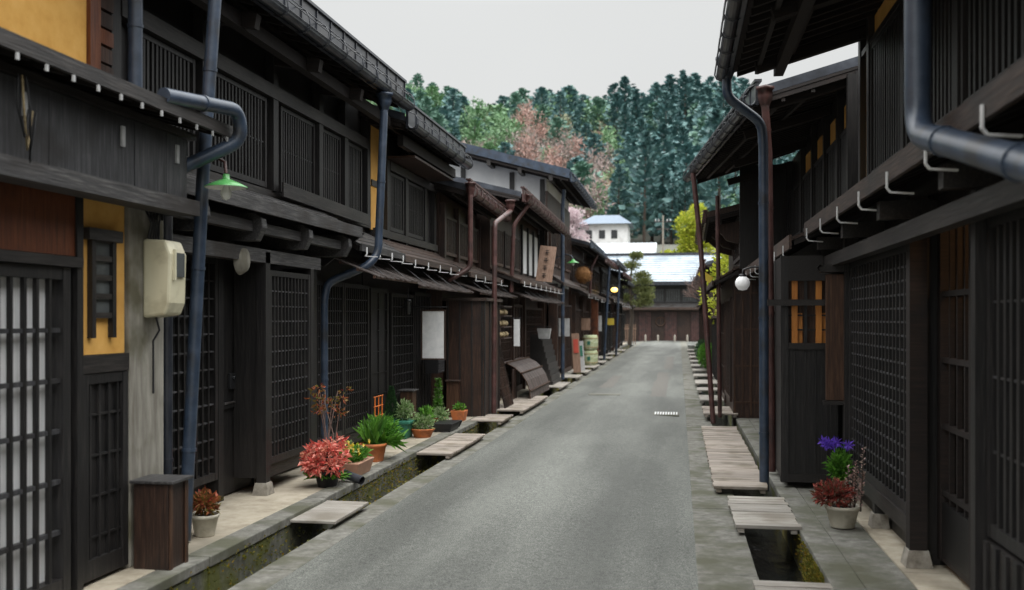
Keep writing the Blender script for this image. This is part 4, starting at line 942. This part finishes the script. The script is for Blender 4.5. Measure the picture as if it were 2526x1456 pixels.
variants=[conifer(lf_con,14,3.6,300,.5),conifer(lf_conb,12,3.8,300,.45),conifer(lf_cond,16,3.6,340,.55),conifer(lf_con2,10.5,3.8,300,.42),conifer(lf_con,12,4.2,320,.45),
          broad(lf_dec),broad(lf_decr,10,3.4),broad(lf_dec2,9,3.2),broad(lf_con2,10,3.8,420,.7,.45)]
meshes=[]
for i,v in enumerate(variants):
    me=bpy.data.meshes.new("tree_mesh"); me.from_pydata(v.v,[],v.f)
    for m in v.mats: me.materials.append(m)
    me.polygons.foreach_set('material_index',v.m); me.update(); meshes.append(me)
def pick(x,y):
    az=math.degrees(math.atan2(x,y)); n=math.sin(x*.13+y*.05)+math.sin(y*.11-x*.04)
    h=hz(x,y)
    band = (-15.5<az<-3.6+.8*n) and h<40+4*n-(1.0*(az+10) if az>-10 else 0)
    if az<-10.5 and y>220 and n>-.8: return random.choice((3,3,8,8,1,7,1))
    if band and random.random()<.86: return random.choice((5,6,5,6,5,7,8))
    if random.random()<.10: return random.choice((5,7,3,8))
    if az>-3.5: return random.choice((0,1,2,4,2,0))
    return random.choice((0,1,1,4,3,4,8))
trees=[]
y=146.0
while y<296:
    step=4.6; xl=-.40*y; xr=.13*y+8; x=xl+R(0,step)
    while x<xr:
        xx=x+R(-2.0,2.0); yy=y+R(-2.8,2.8); trees.append((xx,yy,pick(xx,yy))); x+=step*R(.7,1.35)
    y+=5.8
for _ in range(200):
    xx=random.choice((-1,1))*R(60,200); yy=R(170,290); trees.append((xx,yy,pick(xx,yy)))
def vis(t): 
    az=math.degrees(math.atan2(t[0],t[1])); return -16.5<az<3
front=[t for t in trees if vis(t)]
skyl=[t for t in front if t[1]>272]; low=[t for t in front if t[1]<165]
ind=(skyl[:110]+low[:90]); ids=set(id(t) for t in ind)
rest=[t for t in trees if id(t) not in ids]
names=["cedar_tree"]*5+["bare_tree"]*3+["broadleaf_tree"]
labs=["tall blue-green cedar standing on the wooded hillside","mid-green cedar standing on the wooded hillside","tall deep green cedar standing on the wooded hillside","fresh green cedar standing on the wooded hillside","broad blue-green cedar standing on the wooded hillside","leafless pinkish-grey broadleaf tree on the hillside","leafless russet broadleaf tree on the hillside","budding yellowish broadleaf tree on the hillside","fresh green broadleaf tree on the hillside"]
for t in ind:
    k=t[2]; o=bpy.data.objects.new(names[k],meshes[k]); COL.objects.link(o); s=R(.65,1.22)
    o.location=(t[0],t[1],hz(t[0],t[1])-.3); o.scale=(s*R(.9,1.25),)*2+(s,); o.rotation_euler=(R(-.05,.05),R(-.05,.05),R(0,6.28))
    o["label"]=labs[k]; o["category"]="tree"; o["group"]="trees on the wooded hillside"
V=[];F=[];MI=[];off=0
allm=[]; 
for v in variants:
    for m in v.mats:
        if m not in allm: allm.append(m)
arr=[np.array([tuple(p) for p in v.v]) for v in variants]
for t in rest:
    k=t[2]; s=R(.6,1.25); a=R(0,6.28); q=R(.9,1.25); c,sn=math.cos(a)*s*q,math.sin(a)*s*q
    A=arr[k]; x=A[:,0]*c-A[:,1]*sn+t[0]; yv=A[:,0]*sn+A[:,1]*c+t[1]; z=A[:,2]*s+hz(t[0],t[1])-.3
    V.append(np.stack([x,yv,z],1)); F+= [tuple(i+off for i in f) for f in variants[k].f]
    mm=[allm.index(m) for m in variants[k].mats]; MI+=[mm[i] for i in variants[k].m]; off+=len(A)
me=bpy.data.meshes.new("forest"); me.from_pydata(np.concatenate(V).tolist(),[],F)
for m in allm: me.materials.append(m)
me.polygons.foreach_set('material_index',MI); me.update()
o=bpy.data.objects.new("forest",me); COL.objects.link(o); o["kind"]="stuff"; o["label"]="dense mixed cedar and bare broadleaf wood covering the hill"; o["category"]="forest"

def tree(loc,H,W,mt,n,ll,lw,label,cat="tree",name="broadleaf_tree",clumps=16,base=.35):
    T=thing(name,label,cat,loc); x,y,z=loc
    mb=MB(); mb.tube([(x,y,z),(x+.05*W,y,z+H*.3),(x,y+.05*W,z+H*.6)],[.05*W+.05,.04*W+.03,.03],bark,8)
    C=[]
    for k in range(clumps):
        a=R(0,6.28); r=W*R(.15,.75); h=H*R(base,.92); r*=1-.5*max(0,(h/H-.6)/.4); c=(x+math.cos(a)*r,y+math.sin(a)*r,z+h); C.append(c)
        mb.tube([(x,y,z+H*.3),(x+math.cos(a)*r*.5,y+math.sin(a)*r*.5,z+h*.75),c],[.03*W,.02*W,.01],bark,5,False)
    part(mb,"trunk",T)
    mb=MB()
    for c in C: mb.cloud(c,(W*.34,W*.34,H*.11),n//clumps,ll,lw,mt,.3,.35)
    part(mb,"crown",T); return T
tree((1.0,104,hz(1,104)),9.6,2.7,lf_yg,4600,.36,.19,"bright yellow-green tree in fresh leaf behind the houses",clumps=20)
tree((-1.4,112,hz(-1.4,112)),4.2,2.2,lf_yg,2200,.34,.18,"rounded yellow-green tree behind the houses")
tree((1.55,24.6,.05),4.5,.95,lf_yg,2400,.11,.06,"yellow-green garden tree above the fence")
tree((1.6,27.4,.05),4.3,1.0,lf_yg,1800,.12,.06,"yellow-green garden tree above the fence")
tree((-14.0,128,hz(-14,128)),7.2,3.4,lf_cher,4200,.28,.2,"pale pink cherry tree in blossom on the slope",name="cherry_tree")
tree((-18.5,126,hz(-18.5,126)),7.8,3.2,lf_cher,3400,.28,.2,"pale pink cherry tree in blossom on the slope",name="cherry_tree")
tree((-3.6,118,hz(-3.6,118)),4,2.6,lf_dec2,2000,.4,.16,"budding tree on the slope")
tree((-9.0,112,hz(-9,112)),3.0,2.6,lf_pine,2000,.35,.18,"pale green shrub on the slope")
T=thing("pine_tree","layered garden pine with tan-green needles at the corner","tree",(-3.0,61.8,.05))
mb=MB(); mb.tube([(-3.0,61.8,.05),(-2.85,61.8,1.8),(-3.0,61.8,3.6),(-2.8,61.8,5.4)],[.14,.11,.08,.03],bark,8)
pads=[(-2.2,61.6,2.6,.7),(-3.4,61.9,2.9,.6),(-2.1,61.8,3.4,.7),(-3.2,61.6,3.8,.75),(-2.3,61.9,4.3,.65),(-2.9,61.7,4.9,.6),(-2.6,61.8,5.5,.4),(-2.0,61.5,3.0,.5),(-2.1,61.6,3.9,.5)]
for p in pads: mb.tube([(-2.9,61.8,p[2]-.3),(p[0],p[1],p[2]-.05)],[.05,.02],bark,5)
part(mb,"trunk",T); mb=MB()
for p in pads: mb.cloud((p[0],p[1],p[2]),(p[3],p[3],.24),520,.18,.05,lf_pine,.8,.1)
part(mb,"crown",T)
T=thing("bare_tree","leafless tree with dense pinkish twigs beside the street","tree",(1.15,32.5,.05))
mb=MB(); mb.tube([(1.15,32.5,.05),(1.12,32.5,1.2),(1.05,32.4,2.2)],[.10,.08,.06],barkp,8)
def br(p,d,l,r,dep):
    if dep==0: return
    q=p+d*l; m=p+d*l*.5+Vector((R(-1,1),R(-1,1),R(-.5,.5)))*l*.1
    mb.tube([p,m,q],[r,r*.8,r*.6],barkp,4,False)
    for _ in range(4 if dep>1 else 3):
        nd=(d+Vector((R(-.8,.8),R(-.9,.9),R(-.45,.7)))).normalized(); br(p.lerp(q,R(.5,1)),nd,l*R(.55,.78),r*.6,dep-1)
for _ in range(4): br(Vector((1.05,32.4,1.9)),Vector((R(-.6,.4),R(-.6,.6),R(.6,1))).normalized(),.58,.03,5)
part(mb,"trunk",T)
mb=MB(); mb.cloud((.85,32.4,2.9),(.5,.6,.7),300,.06,.02,lf_dec,.3,.1); part(mb,"buds",T)
mb=MB(); mb.cloud((.85,31,.55),(.28,.6,.4),1500,.07,.04,lf_gr,.4,.5); mb.cloud((.85,38,.5),(.25,.6,.4),900,.07,.04,lf_dk,.4,.5)
solo(mb,"hedge","small clipped green hedge at the foot of the house","hedge",(.85,31,.1))

T=thing("house","white two-storey house with grey-blue hipped roof on the slope","house",(-9,132,hz(-9,132)))
z0=hz(-9,132)-1
mb=MB(); mb.box(-12.5,-6.6,130,137,z0,z0+5.2,white); mb.box(-14.3,-12.52,131,136,z0,z0+3.2,white); part(mb,"wall",T)
mb=MB(); zt=z0+5.2
mb.add([(-13.1,129.4,zt),(-6.0,129.4,zt),(-6.0,137.6,zt),(-13.1,137.6,zt),(-11.2,133.5,zt+1.5),(-7.9,133.5,zt+1.5)],[(0,1,5,4),(1,2,5),(2,3,4,5),(3,0,4),(3,2,1,0)],roofb)
zt=z0+3.2; mb.add([(-14.8,130.4,zt),(-12.51,130.4,zt),(-12.51,136.6,zt+.9),(-14.8,136.6,zt+.9)],[(0,1,2,3)],roofb); part(mb,"roof",T)
for x in (-11.6,-9.9,-8.3): 
    mb=MB(); mb.box(x-.4,x+.4,129.95,130,z0+3.3,z0+4.4,glassd); part(mb,"window",T)
mb=MB(); mb.box(-10,-7,129.9,130,z0+1.2,z0+2.3,glassd); part(mb,"window",T)
mb=MB(); mb.tube([(-1.5,96,2),(-1.5,96,11.5)],[.11,.08],stone,8); mb.beam((-2.3,96,10.9),(-.7,96,10.9),.1,.1,greyh); mb.beam((-2.1,96,10.2),(-.9,96,10.2),.1,.1,greyh)
for x in (-2.2,-1.9,-1.1,-.8): mb.tube([(x,96,10.95),(x,96,11.15)],.05,paintw,6)
solo(mb,"utility_pole","grey concrete utility pole with two crossarms","utility pole",(-1.5,96,2))

# ============================================================ PLANTS AND POTS
def pot(T,c,rt,rb,h,m,name="pot"):
    mb=MB(); x,y,z=c
    mb.lathe([(0,0),(rb,0),(rb*1.02,.01),(rt*.96,h*.82),(rt*1.04,h*.84),(rt*1.04,h),(rt*.93,h),(rt*.9,h*.88)],c,m,22); part(mb,name,T)
    mb=MB(); mb.lathe([(rt*.91,h*.88),(0,h*.9)],c,soil,16); part(mb,"soil",T)
T=thing("potted_shrub","potted nandina with dense pinkish-red leaves and tall sprigs","plant",(-3.3,9.05,.1))
pot(T,(-3.3,9.05,.1),.12,.09,.15,black)
mb=MB()
for _ in range(26): a=R(0,6.28); mb.tube([(-3.3,9.05,.2),(-3.3+.1*math.cos(a),9.05+.1*math.sin(a),.36),(-3.3+.17*math.cos(a),9.05+.17*math.sin(a),R(.3,.52))],.004,bark,4,False)
for k in range(7):
    x=-3.3+R(-.07,.07); y=9.05+R(-.06,.06); mb.tube([(x,y,.2),(x+R(-.03,.03),y,.6),(x+R(-.09,.09),y+R(-.05,.05),R(.85,1.05))],.005,barkp,5,False)
part(mb,"stems",T)
mb=MB(); 
for k in range(26):
    a=R(0,6.28); b=R(-.6,1); rr=.17*math.sqrt(max(0,1-(b*.8)**2)); c=(-3.3+math.cos(a)*rr,9.05+math.sin(a)*rr,.36+b*.17)
    mb.cloud(c,(.06,.06,.05),26,.07,.032,lf_red,-.2,.3)
part(mb,"foliage",T,"dense pinkish-red leaves")
mb=MB()
for k in range(16): mb.cloud((-3.3+R(-.17,.17),9.05+R(-.1,.1),R(.75,1.06)),(.05,.05,.03),11,.05,.018,lf_mix,.1,.2)
part(mb,"sprigs",T,"sparse dark red upper sprigs")
mb=MB()
for _ in range(60): a=R(0,6.28); mb.leaf((-3.3+.1*math.cos(a),9.05+.1*math.sin(a),.2),(math.cos(a),math.sin(a),R(-.1,.4)),.14,.012,lf_gr)
part(mb,"grass_fringe",T)
T=thing("flower_trough","clay trough of yellow and white pansies","planter",(-3.24,9.75,.1))
mb=MB(); mb.hexa([(-3.34,9.55,.1),(-3.18,9.55,.1),(-3.18,10.0,.1),(-3.34,10.0,.1),(-3.38,9.51,.25),(-3.14,9.51,.25),(-3.14,10.04,.25),(-3.38,10.04,.25)],terral); part(mb,"trough",T,bevel=.01)
mb=MB(); mb.cloud((-3.26,9.76,.30),(.12,.25,.07),420,.06,.03,lf_gr,.4,.2); part(mb,"foliage",T)
mb=MB()
for _ in range(24):
    c=Vector((-3.25+R(-.12,.12),9.68+R(-.2,.2),.37+R(-.03,.07))); mt=lf_yel if random.random()<.7 else lf_pale
    for k in range(5): a=k*1.256; mb.leaf(c,(.6,math.cos(a)-.4,math.sin(a)),.03,.028,mt,.02)
part(mb,"flowers",T)
T=thing("potted_plant","clay pot with broad bright green strap leaves","plant",(-3.38,10.75,.1))
pot(T,(-3.38,10.75,.1),.15,.11,.2,terra)
mb=MB()
for _ in range(26):
    a=R(0,6.28); t=R(.15,.8); d=Vector((math.cos(a)*t,math.sin(a)*t,1)).normalized(); mb.leaf((-3.38+R(-.06,.06),10.75+R(-.06,.06),.28),d,R(.25,.42),.06,lf_gr,.05)
mb.cloud((-3.38,11.0,.42),(.22,.22,.15),500,.07,.03,lf_gr,.4,.2)
for _ in range(160): a=R(0,6.28); mb.leaf((-3.3+R(-.1,.1),10.9+R(-.1,.1),.3),(math.cos(a),math.sin(a),R(-.3,.8)),R(.15,.28),.012,lf_gr)
part(mb,"foliage",T)
mb=MB(); mb.tube([(-3.3,9.35,.20),(-3.02,9.25,.13)],.042,darkmet,14,False); mb.tube([(-3.3,9.35,.20),(-3.025,9.25,.13)],.038,black,14,False); mb.tube([(-3.3,9.35,.2),(-3.38,9.38,.22)],.044,darkmet,14)
solo(mb,"drain_spout","short dark metal drain spout resting on the pavement edge","drain pipe",(-3.2,9.3,.1))
mb=MB()
for y in (11.9,12.05,12.2): mb.tube([(-3.72,y,.1),(-3.72,y,.72)],.008,orangep,6)
for z in (.36,.48,.6,.72): mb.tube([(-3.72,11.86,z),(-3.72,12.24,z)],.007,orangep,6)
mb.cloud((-3.68,12.05,.25),(.1,.2,.12),240,.06,.03,lf_gr,.4,.2)
solo(mb,"plant_trellis","orange plastic plant trellis with green leaves","trellis",(-3.72,12.05,.1))
T=thing("potted_shrub","dark green plastic tub with variegated shrub and small conifer","plant",(-3.68,12.9,.1))
mb=MB(); mb.hexa([(-3.83,12.72,.1),(-3.55,12.72,.1),(-3.55,13.02,.1),(-3.83,13.02,.1),(-3.87,12.68,.32),(-3.51,12.68,.32),(-3.51,13.06,.32),(-3.87,13.06,.32)],potg); mb.box(-3.885,-3.495,12.665,13.075,.30,.34,potg); part(mb,"tub",T,bevel=.01)
mb=MB(); mb.cloud((-3.62,12.88,.46),(.12,.14,.14),420,.05,.03,lf_pale,.4,.2)
for i in range(520): t=random.random(); a=R(0,6.28); r=.09*(1-t)+.01; mb.leaf((-3.79+math.cos(a)*r,12.85+math.sin(a)*r,.34+t*.42),(math.cos(a)*.5,math.sin(a)*.5,1),.05,.016,lf_dk)
part(mb,"foliage",T)
mb=MB(); mb.box(-3.84,-3.66,13.45,13.65,.1,.68,signw); mb.box(-3.87,-3.63,13.42,13.68,.68,.70,greyh)
solo(mb,"wooden_box","narrow brown wooden stand with grey lid among the pots","wooden box",(-3.75,13.55,.1),bevel=.005)
T=thing("potted_plant","terracotta bowl of rosette succulents and green leaves","plant",(-3.40,13.0,.1))
pot(T,(-3.40,13.0,.1),.16,.11,.12,terra)
mb=MB(); mb.cloud((-3.40,13.0,.3),(.17,.17,.11),420,.05,.035,lf_pale,.4,.3); mb.cloud((-3.36,13.05,.40),(.1,.1,.1),200,.06,.02,lf_gr,.6,.2); part(mb,"foliage",T)
T=thing("potted_plant","tall spiky green plant in a small clay pot","plant",(-3.5,14.3,.1))
pot(T,(-3.5,14.3,.1),.11,.08,.14,terra)
mb=MB()
for i in range(420): t=random.random(); a=R(0,6.28); mb.leaf((-3.5+R(-.02,.02),14.3,.2+t*.6),(math.cos(a),math.sin(a),.5),.10*(1.1-t*.6),.02,lf_gr if i%4 else lf_pale)
mb.cloud((-3.42,14.1,.3),(.12,.12,.1),200,.05,.03,lf_pale,.4,.2); part(mb,"foliage",T)
T=thing("potted_plant","small square red clay pot with low leaves","plant",(-3.4,15.2,.1))
mb=MB(); mb.hexa([(-3.47,15.1,.1),(-3.3,15.1,.1),(-3.3,15.3,.1),(-3.47,15.3,.1),(-3.5,15.07,.26),(-3.27,15.07,.26),(-3.27,15.33,.26),(-3.5,15.33,.26)],terra); part(mb,"pot",T,bevel=.006)
mb=MB(); mb.cloud((-3.38,15.2,.3),(.1,.1,.06),120,.05,.03,lf_gr,.4,.2); part(mb,"foliage",T)
mb=MB(); mb.hexa([(-3.38,13.6,.1),(-3.16,13.6,.1),(-3.16,14.1,.1),(-3.38,14.1,.1),(-3.42,13.56,.22),(-3.12,13.56,.22),(-3.12,14.14,.22),(-3.42,14.14,.22)],black); mb.tube([(-3.3,14.2,.1),(-3.2,14.3,.1),(-3.15,14.3,.2)],.02,black,8)
solo(mb,"plastic_trough","low black empty plastic trough on the pavement","planter",(-3.27,13.85,.1),bevel=.008)
T=thing("potted_plant","cream glazed pot with reddish-green foliage","plant",(-3.44,6.85,.1))
pot(T,(-3.44,6.85,.1),.10,.07,.16,potw)
mb=MB(); mb.cloud((-3.44,6.85,.34),(.11,.11,.08),320,.05,.022,lf_mix,.4,.1); part(mb,"foliage",T)
T=thing("potted_plant","cream bowl pot with dark red foliage and pink sprigs","plant",(1.26,8.1,.07))
pot(T,(1.26,8.1,.07),.13,.09,.17,potw)
mb=MB(); mb.cloud((1.19,8.08,.33),(.15,.13,.10),620,.045,.022,lf_redd,.4,.1); part(mb,"foliage",T)
for k in range(6):
    mb=MB(); x=1.32+R(-.06,.08); y=8.1+R(-.06,.06); h=R(.25,.5); mb.tube([(x,y,.2),(x+.02,y,.2+h)],.004,bark,4,False)
    for i in range(34): t=i/34; a=R(0,6.28); mb.leaf((x+.02*t,y,.22+h*t),(math.cos(a),math.sin(a),.5),.03,.02,lf_pink)
    part(mb,"sprig",T,"pale pink upright sprig")
T=thing("flower_vase","pale green pot of violet star-shaped flowers by the lattice","plant",(1.40,9.05,.07))
mb=MB(); mb.lathe([(0,0),(.05,0),(.06,.05),(.075,.2),(.08,.21),(.07,.2)],(1.40,9.05,.07),potpale,18); part(mb,"vase",T)
mb=MB(); mb.cloud((1.38,9.05,.40),(.09,.09,.14),420,.06,.025,lf_gr,.5,.1)
for k in range(5): mb.tube([(1.40,9.05,.25),(1.34+k*.02,9.05,.60)],.004,lf_gr,4,False)
part(mb,"foliage",T)
mb=MB()
for k in range(9):
    c=Vector((1.34+R(-.1,.13),9.03+R(-.06,.06),.62+R(-.05,.05)))
    for i in range(7): a=i*.9; mb.leaf(c,(math.cos(a),-.4,math.sin(a)),.06,.024,lf_vio,.05)
part(mb,"flowers",T)

# ============================================================ WORLD, SUN, CAMERA
w=bpy.data.worlds.new("World"); S.world=w; w.use_nodes=True; nt=w.node_tree; N=nt.nodes; L=nt.links
bg=N["Background"]; bg.inputs[1].default_value=.1
sky=N.new("ShaderNodeTexSky"); sky.sky_type='NISHITA'; sky.sun_disc=False; sky.sun_elevation=math.radians(58); sky.sun_rotation=math.radians(200); sky.air_density=1.5; sky.dust_density=4
hs=N.new("ShaderNodeHueSaturation"); hs.inputs['Saturation'].default_value=.25; L.new(sky.outputs[0],hs.inputs['Color'])
tc=N.new("ShaderNodeTexCoord"); sp=N.new("ShaderNodeSeparateXYZ"); L.new(tc.outputs['Generated'],sp.inputs[0])
mr=N.new("ShaderNodeMapRange"); mr.inputs[1].default_value=.30; mr.inputs[2].default_value=.95; mr.inputs[3].default_value=7.9; mr.inputs[4].default_value=50; L.new(sp.outputs[2],mr.inputs[0])
nz=N.new("ShaderNodeTexNoise"); nz.inputs['Scale'].default_value=2.2; nz.inputs['Detail'].default_value=3; L.new(tc.outputs['Generated'],nz.inputs[0])
m2=N.new("ShaderNodeMapRange"); m2.inputs[1].default_value=.3; m2.inputs[2].default_value=.7; m2.inputs[3].default_value=.98; m2.inputs[4].default_value=1.03; L.new(nz.outputs[0],m2.inputs[0])
mu=N.new("ShaderNodeMath"); mu.operation='MULTIPLY'; L.new(mr.outputs[0],mu.inputs[0]); L.new(m2.outputs[0],mu.inputs[1])
tint=N.new("ShaderNodeMix"); tint.data_type='RGBA'; tint.blend_type='MULTIPLY'; tint.inputs[0].default_value=1; tint.inputs[7].default_value=(.985,1,.995,1); L.new(mu.outputs[0],tint.inputs[6])
mx=N.new("ShaderNodeMix"); mx.data_type='RGBA'; mx.inputs[0].default_value=.06; L.new(tint.outputs[2],mx.inputs[6]); L.new(hs.outputs[0],mx.inputs[7]); L.new(mx.outputs[2],bg.inputs[0])
sl=bpy.data.lights.new("sun","SUN"); sl.energy=1.2; sl.angle=math.radians(25); sl.color=(1,.96,.90); so=bpy.data.objects.new("sun",sl); COL.objects.link(so)
so.rotation_euler=(math.radians(32),0,math.radians(20)); so.location=(0,0,20)
cam=bpy.data.cameras.new("camera"); co=bpy.data.objects.new("camera",cam); COL.objects.link(co); S.camera=co
cam.sensor_width=36; cam.lens=35; cam.shift_y=.0226; cam.clip_end=900; cam.clip_start=.05
co.location=(0,0,1.7); co.rotation_euler=(math.radians(90),0,math.radians(9.52))
cam.dof.use_dof=True; cam.dof.focus_distance=10.5; cam.dof.aperture_fstop=1.8
S.view_settings.view_transform='Standard'; S.view_settings.look='None'; S.view_settings.exposure=0
